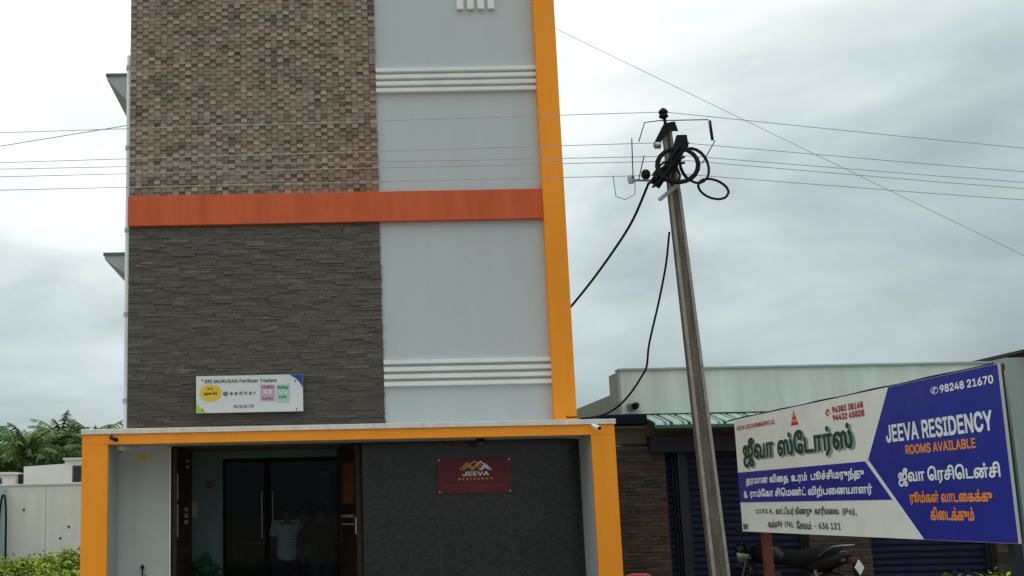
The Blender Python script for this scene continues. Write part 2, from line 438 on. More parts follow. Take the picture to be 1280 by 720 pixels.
# rust band, mouldings, bars, orange column
box('floor_band', BAND, H, .195, 5.163, -.07, -.002, 4.992, 5.36, bevel=.006)
for zt in (3.333, 6.93, 10.0):
    for k in range(4):
        MB().prism([(-.002, zt-k*.0865), (-.05, zt-k*.0865-.006), (-.05, zt-k*.0865-.052), (-.002, zt-k*.0865-.060)], 3.205, 5.163, 'x').build('moulding', WHITE, H)
for k in range(4):
    x = 4.232+k*.128
    box('vertical_bar', WHITE, H, x, x+.083, -.045, -.002, 7.675, 8.75, bevel=.004)
MB().box(5.163, 5.42, -.13, 0, 2.547, TOP+.1).box(5.16, 5.428, 0, .35, 2.547, TOP+.1).build('orange_column', ORANGE, H, bevel=.006)
box('roof_coping', WHITE, H, .12, 5.16, -.1, 9.05, TOP+.002, TOP+.1)
tubeo('downpipe', WHITE, H, [(.165, .12, 2.55), (.165, .12, 7.20), (.19, .2, 7.25)], .032)
for k in range(5): MB().lathe([(.042, 0), (.042, .05)], (.165, .12, 2.9+k*1.03), 12).build('pipe_clip', GREYP, H, smooth=True)
# sunshades on the left wall and the windows they cover
for zt, zb in ((7.12, 6.64), (4.78, 4.44)):
    s = MB().prism([(-.2, zt), (.198, zt), (.198, zb), (-.185, zt-.05), (-.2, zt-.045)], .6, .66, 'y')
    s.prism([(-.2, zt), (.198, zt), (.198, zb), (-.185, zt-.05), (-.2, zt-.045)], 2.3, 2.36, 'y')
    s.prism([(-.2, zt), (.198, zt), (.198, zt-.05), (-.2, zt-.045)], .66, 2.3, 'y')
    sh = s.build('sunshade', GREYP, H)
    box('sunshade_lip', mat('dark_slab_edge', (.14, .16, .17), .9, .2, 6), sh, -.215, .19, .58, 2.38, zt, zt+.035)  # lip coloured darker than the sunshade under it
    zc = zb-.1
    wn = MB(); wn.box(.19, .2, .8, 2.1, zc-1.1, zc); wno = wn.build('window', GREYP, H)
    MB().box(.17, .19, .8, 2.1, zc-1.1, zc-1.05).box(.17, .19, .8, 2.1, zc-.05, zc).box(.17, .19, .8, .85, zc-1.05, zc-.05).box(.17, .19, 2.05, 2.1, zc-1.05, zc-.05).box(.17, .19, 1.43, 1.47, zc-1.05, zc-.05).build('frame', WHITE, wno)
    MB().box(.182, .188, .85, 1.43, zc-1.05, zc-.05).box(.182, .188, 1.47, 2.05, zc-1.05, zc-.05).build('pane', mat('dark_window_glass', (.03, .04, .045), .1, .05), wno)
# entrance frame
for nm, x0, x1, sgn in (('l', -.19, .098, -1), ('r', 5.46, 5.725, 1)):
    if sgn < 0:
        MB().box(x0, x1, -.65, -.61, 0, 2.372).box(x0, x0+.02, -.61, .25, 0, 2.372).build('orange_pillar', ORANGE, H)
        box('pillar_return', GREYP, H, x0+.02, x1-.001, -.61, .04, 0, 2.372)
    else:
        MB().box(x0, x1, -.65, -.61, 0, 2.372).box(x1-.02, x1, -.61, .25, 0, 2.372).build('orange_pillar', ORANGE, H)
        box('pillar_return', GREYP, H, x0+.001, x1-.02, -.61, .04, 0, 2.372)
box('orange_beam', ORANGE, H, -.19, 5.725, -.65, -.55, 2.374, 2.483)
box('soffit', GREYP, H, -.17, 5.705, -.55, -.005, 2.376, 2.483)
MB().prism([(-.655, 2.485), (-.67, 2.49), (-.67, 2.54), (-.655, 2.545), (-.003, 2.545), (-.003, 2.485)], -.2, 5.74, 'x').build('canopy_slab', mat('canopy_edge_paint', (.72, .70, .64), .8, .12, 5, .1, 20, streak=True), H)
# recessed ground floor wall
box('entrance_wall', CREAM, H, -.165, .698, .05, .2, 0, 2.374)
box('corner_bead', WHITE, H, .690, .704, .042, .05, 0, 2.374)
gw = MB(); gw.box(2.93, 5.70, .056, .118, 0, 2.374); gwo = gw.build('granite_wall', mat('granite_joint', (.15, .16, .155), .8), H)
gx = [2.93, 3.803, 4.633, 5.458]; gz = [0, .74, 1.543, 2.374]
for i in range(3):
    for j in range(3):
        t_ = random.uniform(0, .0012)
        box('granite_tile', GRAN, gwo, gx[i]+.003, gx[i+1]-.003, .05-t_, .0555, gz[j]+.003, gz[j+1]-.003)
box('entrance_step', FLOORT, H, .10, 5.458, -.63, .048, 0, .12)
box('entrance_step', FLOORT, H, .70, 2.93, .05, 1.4, 0, .15)
# vestibule
box('vestibule_wall', TEAL, H, .66, .70, .2, 1.4, .15, 2.374)
box('vestibule_wall', TEAL, H, 2.95, 3.0, .12, 1.4, .15, 2.374)
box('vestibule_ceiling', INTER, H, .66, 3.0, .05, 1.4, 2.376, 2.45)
pw = MB().box(.70, 1.183, 1.4, 1.55, .15, 2.374).box(1.183, 2.95, 1.4, 1.55, 2.28, 2.374).box(2.68, 2.95, 1.4, 1.55, .15, 2.28)
pw.build('inner_wall', TEAL, H)
box('electric_point', mat('beige_plastic', (.35, .32, .2), .5), H, .80, .86, 1.385, 1.4, 1.55, 1.75)
MB().lathe([(.05, -.01), (.05, 0)], (1.02, 1.395, 1.95), 12, 'y').build('wall_ornament', mat('faded_red_print', (.10, .06, .05), .6), H)
# room
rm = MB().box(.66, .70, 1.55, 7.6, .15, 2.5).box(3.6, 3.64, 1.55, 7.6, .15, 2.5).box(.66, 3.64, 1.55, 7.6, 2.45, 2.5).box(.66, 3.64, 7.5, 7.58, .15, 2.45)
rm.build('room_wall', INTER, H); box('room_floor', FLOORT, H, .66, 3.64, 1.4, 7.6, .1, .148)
# folded wooden doors at each side of the opening
def wood_leaf(p0, p1, z0, z1, side, amber):
    p0 = Vector((p0[0], p0[1], 0)); p1 = Vector((p1[0], p1[1], 0)); d = (p1-p0); Lh = d.length; d.normalize(); n = Vector((-d.y, d.x, 0))*side
    def pr(a0, a1, t0, t1, za, zb, nm, M, par):
        mb = MB(); P = lambda a, t, z: tuple(p0+d*a+n*t+Vector((0, 0, z)))
        mb.v = [P(a0, t0, za), P(a1, t0, za), P(a1, t1, za), P(a0, t1, za), P(a0, t0, zb), P(a1, t0, zb), P(a1, t1, zb), P(a0, t1, zb)]
        mb.f = [(0, 3, 2, 1), (4, 5, 6, 7), (0, 1, 5, 4), (1, 2, 6, 5), (2, 3, 7, 6), (3, 0, 4, 7)]
        mb.c = [(1, 1, 1)]*6; mb.m = [0]*6; return mb.build(nm, M, par)
    door = pr(0, Lh, 0, .035, z0, z1, 'door', WOODD, H)
    pr(0, .09, .035, .055, z0, z1, 'stile', WOODD, door); pr(Lh-.09, Lh, .035, .055, z0, z1, 'stile', WOODD, door)
    for za, zb in ((z0, z0+.15), (z0+.92, z0+1.04), (z0+1.42, z0+1.50), (z1-.14, z1)):
        pr(.09, Lh-.09, .035, .052, za, zb, 'rail', WOODD, door)
    pr(.14, Lh-.14, .035, .06, z0+.22, z0+.86, 'panel', WOODD, door)
    if amber:
        pr(.13, Lh-.16, .035, .045, z0+1.52, z1-.2, 'panel', AMBER, door)
        pr(.12, Lh-.14, .053, .060, z0+1.36, z0+1.39, 'carving_and_glint', PALE, door)
        pr(.14, Lh-.16, .053, .060, z0+1.27, z0+1.29, 'carving_and_glint', PALE, door)
        pr(.0, .02, .056, .068, z0+1.17, z0+1.36, 'handle', PALE, door)
    else:
        for q in range(3): pr(.45, .62, .056, .066, z0+1.32+q*.075, z0+1.365+q*.075, 'carving_and_glint', PALE, door)  # three stacked pale bars stand for white reflections on the leaf
        for q in range(2): pr(.52, .66, .056, .066, z0+1.98+q*.07, z0+2.015+q*.07, 'carving_and_glint', PALE, door)
        pr(.02, .07, .056, .062, z0+1.18, z0+1.55, 'glint_strip', PALE, door); pr(.02, .07, .056, .062, z0+1.60, z0+1.9, 'glint_strip', PALE, door)  # pale upright strips painted as reflections on the wood
wood_leaf((.712, .10), (.79, .98), .16, 2.36, -1, False)
wood_leaf((2.90, .10), (2.70, .92), .16, 2.36, 1, True)
# glazed inner doors
for x0, x1, hx in ((1.19, 1.745, 1.68), (1.755, 2.67, 1.815)):
    fr = MB().box(x0, x0+.012, 1.44, 1.48, .16, 2.27).box(x1-.012, x1, 1.44, 1.48, .16, 2.27).box(x0+.03, x1-.03, 1.44, 1.48, .16, .26).box(x0+.03, x1-.03, 1.44, 1.48, 2.23, 2.27)
    dr = fr.build('glass_door', mat('door_frame_dark', (.008, .008, .009), .6, spec=.1), H)
    box('pane', GLASS, dr, x0+.03, x1-.03, 1.457, 1.463, .26, 2.23)
    if hx: tubeo('handle', SILV, dr, [(hx, 1.40, (1.28 if hx < 1.8 else 1.45)), (hx, 1.40, 1.86)], (.009 if hx < 1.8 else .006))
# ------------------------------------------------------------------ room contents
t = thing('reception_counter', 'dark wooden reception counter inside the doorway behind the people', 'counter', (2.2, 6.0, .15))
box('counter_body', WOODD, t, 1.0, 3.3, 5.8, 6.3, .15, 1.1); box('counter_top', mat('counter_granite', (.12, .10, .09), .2), t, .95, 3.35, 5.72, 6.35, 1.102, 1.14)
t = box('wall_calendar', PALE, None, 2.72, 2.98, 7.49, 7.498, 1.75, 2.2); tag(t, 'pale calendar on the back wall of the dark room', 'calendar')
t = box('wall_poster', mat('poster_paper', (.45, .50, .5), .6), None, 2.35, 2.55, 7.49, 7.498, 1.5, 2.3); tag(t, 'tall whitish poster on the back wall above the dark figure', 'poster')
# green potted plant in the vestibule
t = thing('potted_plant', 'dark green leafy potted plant beside the teal wall inside the doorway', 'plant', (.98, 1.15, .15))
MB().lathe([(.10, .15), (.14, .42), (.15, .42), (.15, .45)], (.98, 1.15, 0), 16).build('pot', mat('terracotta', (.25, .1, .05), .8), t, smooth=True)
def leaves(mb, c, rad, n, size, cols, flat=.0, shell=.5, up=.3):
    for _ in range(n):
        while True:
            p = Vector((random.uniform(-1, 1), random.uniform(-1, 1), random.uniform(-1, 1)))
            if shell < p.length < 1 or (p.length < 1 and random.random() < .25): break
        q = Vector((c[0]+p.x*rad[0], c[1]+p.y*rad[1], c[2]+p.z*rad[2]))
        d = (p.normalized()+Vector((random.gauss(0, .5), random.gauss(0, .5), random.gauss(up, .5)))).normalized()
        s = d.orthogonal().normalized(); s.rotate(Matrix.Rotation(random.uniform(0, 6.28), 3, d))
        L = size*random.uniform(.6, 1.3); wd = L*.28
        nrm_ = d.cross(s); tip = q+d*L - Vector((0, 0, L*.2))
        col = random.choice(cols); k = random.uniform(.75, 1.25)
        mb.face([q, q+d*L*.5+s*wd+nrm_*wd*.3, tip, q+d*L*.5-s*wd+nrm_*wd*.3], tuple(a*k for a in col))
mb = MB(); leaves(mb, (.98, 1.15, .74), (.17, .17, .3), 260, .12, [(.02, .09, .04), (.03, .12, .05)]); mb.build('foliage', LEAF, t)
tubeo('stem', BARK, t, [(.98, 1.15, .4), (.98, 1.15, .9)], .012)

# ------------------------------------------------------------------ people
def skinned(name, M, parent, verts, edges, radii, sub=2, root=0):
    me = bpy.data.meshes.new(name); me.from_pydata(verts, edges, [])
    o = bpy.data.objects.new(name, me); C.objects.link(o)
    sk = o.modifiers.new('skin', 'SKIN'); sk.use_smooth_shade = True
    for i, r in enumerate(radii):
        rr = r if isinstance(r, tuple) else (r, r); me.skin_vertices[0].data[i].radius = rr
    me.skin_vertices[0].data[root].use_root = True
    ss = o.modifiers.new('sub', 'SUBSURF'); ss.levels = sub; ss.render_levels = sub
    dg = bpy.context.evaluated_depsgraph_get(); dg.update()
    m2 = bpy.data.meshes.new_from_object(o.evaluated_get(dg)); bpy.data.objects.remove(o)
    m2.materials.clear(); m2.materials.append(M); m2.name = name
    o = bpy.data.objects.new(name, m2); C.objects.link(o); o.parent = parent
    return o
def person(label, loc, rz, h, arms, shirt, trouser, sleeve=.55, hold=False):
    """faces local -Y; arms = (elbow, wrist) for the right (+x) side, mirrored by a per side tweak"""
    t = thing('person', label, 'person', loc, rz); s = h/1.7
    def V(*p): return tuple(a*s for a in p)
    v = [V(0, 0, .93), V(0, .005, 1.08), V(0, .01, 1.25), V(0, .015, 1.40), V(0, .01, 1.48), V(0, -.005, 1.55), V(0, -.012, 1.62), V(0, -.005, 1.69)]
    r = [(.13, .10), (.115, .085), (.135, .095), (.13, .08), (.05, .05), (.062, .066), (.078, .085), (.05, .06)]
    e = [(i, i+1) for i in range(7)]
    def add(p, rr, to): v.append(V(*p)); r.append(rr); e.append((to, len(v)-1)); return len(v)-1
    for sx in (-1, 1):
        hip = add((sx*.09, 0, .86), .095, 0); kn = add((sx*.10, -.01, .48), .058, hip); an = add((sx*.105, .02, .09), .038, kn)
        fo = add((sx*.12, -.10, .04), .035, an); add((sx*.125, -.16, .03), .028, fo)
        sh = add((sx*.17, .01, 1.395), .055, 3)
        el_, wr = arms[sx]
        E_ = add(el_, .040, sh); Wp = add(wr, .026, E_)
        d = (Vector(wr)-Vector(el_)).normalized(); pl = Vector(wr)+d*.06; P_ = add(tuple(pl), .028, Wp)
        side = d.orthogonal().normalized() if abs(d.y) > .7 else d.cross(Vector((1, 0, 0))).normalized()
        for q in range(4):
            o_ = side*(q-1.5)*.021; L = (.07, .085, .08, .062)[q]
            k1 = add(tuple(pl+d*.03+o_), .0105, P_); add(tuple(pl+d*(.03+L*.55)+o_*1.05+Vector((-sx*.008, -.008, 0))), .009, k1); add(tuple(pl+d*(.03+L)+o_+Vector((-sx*.022, -.016, 0))), .008, len(v)-1)
        th = add(tuple(Vector(wr)+d*.03-side*.035), .011, Wp); add(tuple(Vector(wr)+d*.07-side*.052), .009, th)
    body = skinned('body', SKIN, t, v, e, [tuple(a*s for a in (x if isinstance(x, tuple) else (x, x))) for x in r])
    # shirt
    v2 = [V(0, 0, .80), V(0, .005, 1.02), V(0, .01, 1.25), V(0, .015, 1.40), V(0, .01, 1.455)]; r2 = [(.185, .150), (.165, .135), (.165, .13), (.15, .105), (.066, .066)]; e2 = [(i, i+1) for i in range(4)]
    for sx in (-1, 1):
        el_, wr = arms[sx]; A = Vector((sx*.17, .01, 1.395)); B = Vector(el_)
        v2.append(V(*A)); r2.append((.078, .078)); e2.append((3, len(v2)-1))
        q = A.lerp(B, sleeve) if sleeve <= 1 else B
        v2.append(V(*q)); r2.append((.070, .070)); e2.append((len(v2)-2, len(v2)-1))
        if sleeve > 1:
            q = B.lerp(Vector(wr), .92); v2.append(V(*q)); r2.append((.04, .04)); e2.append((len(v2)-2, len(v2)-1))
    skinned('shirt', shirt, t, v2, e2, [tuple(a*s for a in x) for x in r2], root=2)
    v3 = [V(0, 0, .98)]; r3 = [(.155, .122)]; e3 = []
    for sx in (-1, 1):
        for p, rr in (((sx*.09, 0, .84), .115), ((sx*.10, -.01, .48), .082), ((sx*.105, .015, .12), .068)):
            v3.append(V(*p)); r3.append((rr, rr)); e3.append((0 if rr == .115 else len(v3)-2, len(v3)-1))
    skinned('trousers', trouser, t, v3, e3, [tuple(a*s for a in x) for x in r3])
    # hair cap, ears, eyes, nose
    hm = MB(); prof = []
    for i in range(9):
        a = pi/2*i/8*1.15; prof.append((.088*cos(a-.15) if i else .083, .1*sin(a)))
    cx_, cy_, cz_ = 0, .012*s, 1.625*s
    n = 0
    for i in range(10):
        th = -.5+i/9*2.05
        for j in range(16):
            ph = 2*pi*j/16; front = max(0, -sin(ph)); rr = cos(min(th, pi/2)); z = sin(th)
            if th < .35 and front > .3: z = .55; rr = .80
            hm.v.append((cx_+.088*s*rr*cos(ph), cy_+.10*s*rr*sin(ph), cz_+.098*s*z))
    for i in range(9):
        for j in range(16):
            hm.f.append((i*16+j, i*16+(j+1) % 16, (i+1)*16+(j+1) % 16, (i+1)*16+j)); hm.c.append((1, 1, 1)); hm.m.append(0)
    hm.build('hair', HAIR, t, smooth=True, world=False)
    for sx in (-1, 1):
        MB().lathe([(.005, -.01), (.024, 0), (.018, .012)], (sx*.08*s, 0, 1.6*s), 10, 'x').build('ear', SKIN, t, smooth=True, world=False)
        MB().lathe([(.003, -.012), (.013, -.004), (.013, .004)], (sx*.03*s, -.083*s, 1.615*s), 10, 'y').build('eye', mat('eye_white', (.2, .18, .17), .4), t, smooth=True, world=False)
    MB().prism([(-.014, 1.57*s), (.014, 1.57*s), (0, 1.615*s)], -.112*s, -.08*s, 'y').build('nose', SKIN, t, world=False)
    MB().box(-.025, .025, -.092*s, -.08*s, 1.54*s, 1.55*s).build('mouth', mat('lip', (.16, .05, .04), .5), t, world=False)
    for sx in (-1, 1):
        MB().prism([(sx*.115-.045, .03), (sx*.115+.045, .03), (sx*.12+.05, -.19), (sx*.12, -.215), (sx*.12-.05, -.19)], 0, .035, 'z').build('sandal', DARK, t, world=False)
    return t
down = {sx: ((sx*.235, .03, 1.13), (sx*.25, -.05, .88)) for sx in (-1, 1)}
hip_ = {sx: ((sx*.33, .02, 1.17), (sx*.16, -.16, 1.13)) for sx in (-1, 1)}
bent = {-1: ((-.24, .0, 1.13), (-.20, -.23, 1.08)), 1: ((.235, .03, 1.13), (.25, -.05, .88))}
person('person seen from behind in a light blue checked shirt and navy trousers inside the doorway', (1.93, 2.9, .15), radians(190), 1.56, down, CHECK, NAVYC, .75)
person('person in dark clothes with elbows held out, standing inside the doorway', (2.42, 2.6, .15), radians(174), 1.58, hip_, DARKC, GREYC, 1.2)
person('person in a pale grey shirt half hidden between the other two in the dark room', (2.16, 3.4, .15), radians(170), 1.58, bent, GREYP, NAVYC, .7)

# ------------------------------------------------------------------ signs on the hotel
EX, EZ = (1, 0, 0), (0, 0, 1)
t = thing('signboard', 'small white signboard with yellow oval logo on the grey stone cladding', 'sign', (1.63, -.06, 2.745))
bx = MB().box(1.012, 2.256, -.085, -.055, 2.745, 3.175).build('board', mat('sign_white', (.66, .69, .70), .5, .03), t, bevel=.003)
YS = -.0875
def sp(pts, M, nm, d=0): return plane_poly(pts, M, t, nm, (0, YS-d, 0), EX, EZ)
sp([(1.014, 2.747), (1.16, 2.747), (1.10, 2.775), (1.05, 2.82), (1.014, 2.87)], LIME, 'corner_print')
sp([(2.254, 3.173), (2.254, 3.02), (2.225, 3.07), (2.18, 3.125), (2.10, 3.173)], SBLU, 'corner_print')
sp([(1.18+.13*cos(a*pi/12), 2.975+.10*sin(a*pi/12)) for a in range(24)], YEL, 'oval_logo')
DK = mat('print_dark', (.04, .045, .05), .5)
lettering('அறை ரூம்', DK, t, (1.10, YS-.002, 2.945), EX, EZ, .16, .045, .03)
lettering('A C', DK, t, (1.14, YS-.002, 3.01), EX, EZ, .07, .03, .03)
lettering('SRI MURUGAN Fertilizer Traders', TGREY, t, (1.11, YS-.002, 3.09), EX, EZ, .84, .042, .02)
lettering('@ a a d h a r', TGREY, t, (1.325, YS-.002, 2.94), EX, EZ, .38, .05, .02)
lettering('PH: 94 65 170', TGREY, t, (1.45, YS-.002, 2.795), EX, EZ, .23, .038, .02)
sp([(1.76, 2.87), (1.93, 2.87), (1.93, 3.06), (1.76, 3.06)], PINK, 'logo_print')
sp([(1.95, 2.85), (2.10, 2.85), (2.10, 3.06), (1.95, 3.06)], MINT, 'logo_print')
lettering('VISA', MAG, t, (1.775, YS-.002, 3.02), EX, EZ, .14, .03, .03); lettering('XX', TWHITE, t, (1.785, YS-.002, 2.95), EX, EZ, .12, .055, .03)
lettering('MM', MAG, t, (1.78, YS-.002, 2.885), EX, EZ, .12, .03, .02)
lettering('RuPay', SGRN, t, (1.96, YS-.002, 3.0), EX, EZ, .13, .045, .03); lettering('VV', TWHITE, t, (1.965, YS-.002, 2.95), EX, EZ, .12, .04, .03); lettering('OK', SGRN, t, (1.97, YS-.002, 2.90), EX, EZ, .1, .03, .03)
for x, z in ((1.085, 3.13), (1.09, 2.78), (2.18, 2.77), (2.17, 3.1)): MB().lathe([(.008, -.006), (.008, 0)], (x, -.0852, z), 8, 'y').build('screw', DARK, t)
t = thing('wall_plaque', 'maroon plaque reading JEEVA RESIDENCY on the black granite wall', 'plaque', (4.22, .04, 1.77))
MB().box(3.797, 4.648, .02, .034, 1.768, 2.168).build('board', MAROON, t, bevel=.002)
YP = .0175
def chev(x0, x1, z0, zp, th, M):
    xm = (x0+x1)/2
    plane_poly([(x0, z0), (xm, zp), (x1, z0), (x1-.012, z0-.004), (xm, zp-th), (x0+.012, z0-.004)], M, t, 'roof_logo', (0, YP, 0), EX, EZ)
for x0, x1, z0, zp, M in ((4.05, 4.24, 2.04, 2.125, TGOLD), (4.08, 4.22, 2.03, 2.095, TGOLD), (4.13, 4.33, 2.07, 2.145, TGOLD), (4.20, 4.40, 2.05, 2.14, TWHITE), (4.18, 4.31, 2.03, 2.10, TGOLD), (4.28, 4.43, 2.03, 2.11, TWHITE), (4.30, 4.40, 2.035, 2.08, TWHITE)):
    chev(x0, x1, z0, zp, .022, M); YP -= .0006
lettering('JEEVA', TWHITE, t, (4.085, .0125, 1.965), EX, EZ, .31, .05, .03)
lettering('R E S I D E N C Y', TGOLD, t, (4.035, .0125, 1.918), EX, EZ, .40, .028, .03)
ADR = mat('print_rose', (.30, .10, .11), .5)
lettering('Door No. 1/193 A, Attur Main Road, Near Bus Stop', ADR, t, (3.85, .0125, 1.845), EX, EZ, .75, .022, .01)
lettering('Karumandurai Post, Salem Dist - 636 121', ADR, t, (3.95, .0125, 1.815), EX, EZ, .52, .02, .01)
lettering('Ph: 98248 21670', ADR, t, (4.08, .0125, 1.788), EX, EZ, .28, .018, .01)
for x, z in ((3.815, 2.15), (4.63, 2.15), (3.815, 1.786), (4.63, 1.786)): MB().lathe([(.011, -.012), (.011, 0)], (x, .02, z), 10, 'y').build('stud', SILV, t)
t = lettering('அறை', YEL, None, (.305, .0465, 2.205), EX, EZ, .17, .085, .04, name='painted_mark'); tag(t, 'small yellow lettering painted on the pale wall left of the doorway', 'painted mark')
# cctv, spouts, downlight, rod
def camera_(label, p, d, M, grp='small cameras on the entrance frame'):
    t = thing('security_camera', label, 'camera', p, 0, grp)
    P = Vector(p); D = Vector(d).normalized()
    tubeo('body', M, t, [P, P+D*.035, P+D*.11], [.016, .024, .024], 12); tubeo('lens', DARK, t, [P+D*.1105, P+D*.125], .019, 12)
    tubeo('bracket', M, t, [P+D*.03, P+Vector((0, .05, .02))], .009)
camera_('white bullet camera under the right end of the canopy edge', (5.47, -.70, 2.475), (.5, -.8, -.35), WHITE)
camera_('dark bullet camera at the left end of the orange beam', (.13, -.70, 2.45), (.7, -.6, -.3), DARK)
t = thing('dome_camera', 'small white dome camera inside the top left corner of the entrance frame', 'camera', (.17, -.25, 2.374)); MB().lathe([(.045, 0), (.045, -.03), (.03, -.055), (.005, -.062)], (.17, -.25, 2.374), 14).build('housing', WHITE, t, smooth=True)
MB().lathe([(.018, -.045), (.018, -.07)], (.17, -.26, 2.374), 10).build('lens', DARK, t)
t = thing('ceiling_light', 'small black lamp under the soffit above the granite wall', 'lamp', (4.27, -.3, 2.37)); MB().lathe([(.05, .0), (.055, -.03), (.02, -.05)], (4.27, -.3, 2.374), 14).build('lamp_body', DARK, t, smooth=True); MB().lathe([(.03, -.051), (.025, -.056)], (4.27, -.3, 2.374), 12).build('diffuser', GREYP, t)
t = thing('iron_rod', 'thin black rod with a round knob against the pale wall left of the doorway', 'rod', (.39, 0, 0))
tubeo('rod', DARK, t, [(.39, .0, .12), (.39, .0, 1.0)], .008); MB().lathe([(.005, .98), (.022, 1.0), (.022, 1.02), (.005, 1.04)], (.39, 0, 0), 10).build('knob', DARK, t, smooth=True)
tubeo('side_arm', DARK, t, [(.39, 0, .9), (.43, 0, .92)], .006)
t = MB().tube([(5.30, -.15, 2.62), (5.30, -.22, 2.60), (5.40, -.22, 2.605)], .008).build('pipe_stub', DARK, None, smooth=True); tag(t, 'short black pipe stub at the foot of the orange column', 'pipe')

# ------------------------------------------------------------------ neighbouring shop
Bd = thing('shop_building', 'low shop with pale sea-green parapet, green ribbed awning and navy shutters', 'building', (8.6, .8, 0))
box('parapet', NBW, Bd, 6.17, 10.79, .8, .95, 2.70, 3.235)
box('parapet_coping', mat('coping_grey', (.36, .42, .41), .9, .1, 4), Bd, 6.15, 10.79, .77, .98, 3.237, 3.262)
box('side_wall', NBS, Bd, 6.17, 6.30, .951, 1.42, 2.2, 3.235)
box('side_wall', NBS, Bd, 6.17, 6.30, 1.421, 9, 0, 2.99)
MB().box(6.31, 10.78, 1.25, 9, 0, 2.9).build('shop_core', OLIVE, Bd)
box('lintel', OLIVE, Bd, 5.90, 10.78, .82, .97, 2.33, 2.698)
box('ledge', mat('ledge_grey', (.20, .21, .18), .9), Bd, 5.90, 6.42, .70, .82, 2.522, 2.545)
box('recess_shade_block', mat('recess_shade_navy', (.008, .012, .025), .8, spec=.1), Bd, 5.85, 6.42, .60, .80, 2.56, 2.68, bevel=.012)  # dark navy block painting the shade of the recess beside the awning
tubeo('vent_pipe', DARK, Bd, [(6.33, .82, 2.80), (6.33, .74, 2.80), (6.30, .70, 2.78)], .04, 12)
tubeo('vent_pipe', mat('pvc_grey', (.22, .25, .25), .6), Bd, [(6.27, .80, 2.79), (6.27, .76, 2.78)], .045, 12)
def stone_pier(x0, x1, z1, yf=.72):
    pr = box('stone_pier', GROUT, Bd, x0, x1, yf+.02, .96, 0, z1)
    mb = MB(); rh = .045
    for j in range(int(z1/rh)):
        x = x0
        while x < x1-.01:
            L = random.uniform(.12, .28); xb = min(x+L, x1)
            if x1-xb < .05: xb = x1
            k = random.uniform(.7, 1.3); c = random.choice([(.066, .048, .036), (.055, .045, .038), (.075, .05, .034)])
            d = random.uniform(.005, .022); mb.box(x+.001, xb-.001, yf+.02-d, yf+.0199, j*rh+.001, (j+1)*rh-.003, tuple(a*k for a in c), skip='k'); x = xb
    o = mb.build('stone_strip', mat('brown_stone_strip', (1, 1, 1), .8, .2, 14, .5, 40, attr=True), pr); o['kind'] = 'stuff'
stone_pier(5.90, 6.63, 2.30); stone_pier(8.31, 9.05, 2.33)
slat_me = {}
def shutter(x0, x1, z1=2.28, pitch=.08):
    sh = box('roller_shutter', NAVYD, Bd, x0, x1, .93, .96, 0, z1)
    w_ = x1-x0-.1; key = round(w_, 3)
    if key not in slat_me:
        mb = MB(); mb.prism([(-.004, .002), (-.022, .018), (-.025, .04), (-.022, .062), (-.004, .077), (0, .077), (0, .002)], 0, w_, 'x')
        ob = mb.build('slat', NAVY, None); slat_me[key] = ob.data; bpy.data.objects.remove(ob)
    for k in range(int(z1/pitch)): inst('slat', slat_me[key], sh, (x0+.05, .929, k*pitch))
    box('shutter_guide', NAVYD, sh, x0, x0+.05, .88, .9299, 0, z1); box('shutter_guide', NAVYD, sh, x1-.05, x1, .88, .9299, 0, z1)
    return sh
shutter(6.631, 6.80); box('post', NAVYD, Bd, 6.801, 6.90, .78, .96, 0, 2.33); box('post_edge', NAVYD, Bd, 6.775, 6.785, .80, .87, 0, 2.2)
shutter(6.901, 8.309); shutter(9.051, 10.55); stone_pier(10.56, 10.79, 2.33)
box('shutter_box', NAVYD, Bd, 6.45, 8.30, .66, .90, 2.22, 2.42); box('shutter_box', NAVYD, Bd, 9.06, 10.49, .70, .90, 2.285, 2.42)
box('box_edge', mat('faded_maroon', (.06, .03, .035), .7), Bd, 6.5, 8.3, .645, .659, 2.365, 2.40)
box('shop_plinth', mat('plinth_cement', (.22, .20, .17), .9, .2, 4), Bd, 5.9, 10.49, -1.6, .71, 0, .16)
# awning tiles
P0 = (.80, 2.672); P1 = (.22, 2.548); P2 = (.20, 2.51)
mb = MB(); pw_ = .205; nr = 5
def rib(mb, x0, x1, h, mi):
    xm0 = x0+(x1-x0)*.25; xm1 = x0+(x1-x0)*.75
    for (ya, za), (yb, zb) in ((P0, P1), (P1, P2)):
        mb.face([(x0, ya, za), (x0, yb, zb), (xm0, yb, zb+h), (xm0, ya, za+h)], None, mi); mb.face([(xm0, ya, za+h), (xm0, yb, zb+h), (xm1, yb, zb+h), (xm1, ya, za+h)], None, mi)
        mb.face([(xm1, ya, za+h), (xm1, yb, zb+h), (x1, yb, zb), (x1, ya, za)], None, mi)
for k in range(nr):
    a = k*pw_*.84/nr; rib(mb, a, a+pw_*.84/nr, .012, (1 if k != 3 else 0))
tile = mb.build('awning_tile', [AWN, AWNW], None); tm = tile.data; bpy.data.objects.remove(tile)
aw = MB().prism([(.80, 2.664), (.23, 2.54), (.21, 2.49), (.225, 2.49), (.25, 2.52), (.80, 2.645)], 6.40, 10.49, 'x').build('awning', mat('dark_green_steel', (.015, .05, .04), .6), Bd)
for k in range(19): inst('awning_tile', tm, aw, (6.41+k*.2115, 0, random.uniform(-.003, .003)))
box('fringe', mat('green_fringe', (.03, .12, .095), .6), aw, 6.40, 10.49, .193, .199, 2.48, 2.515)
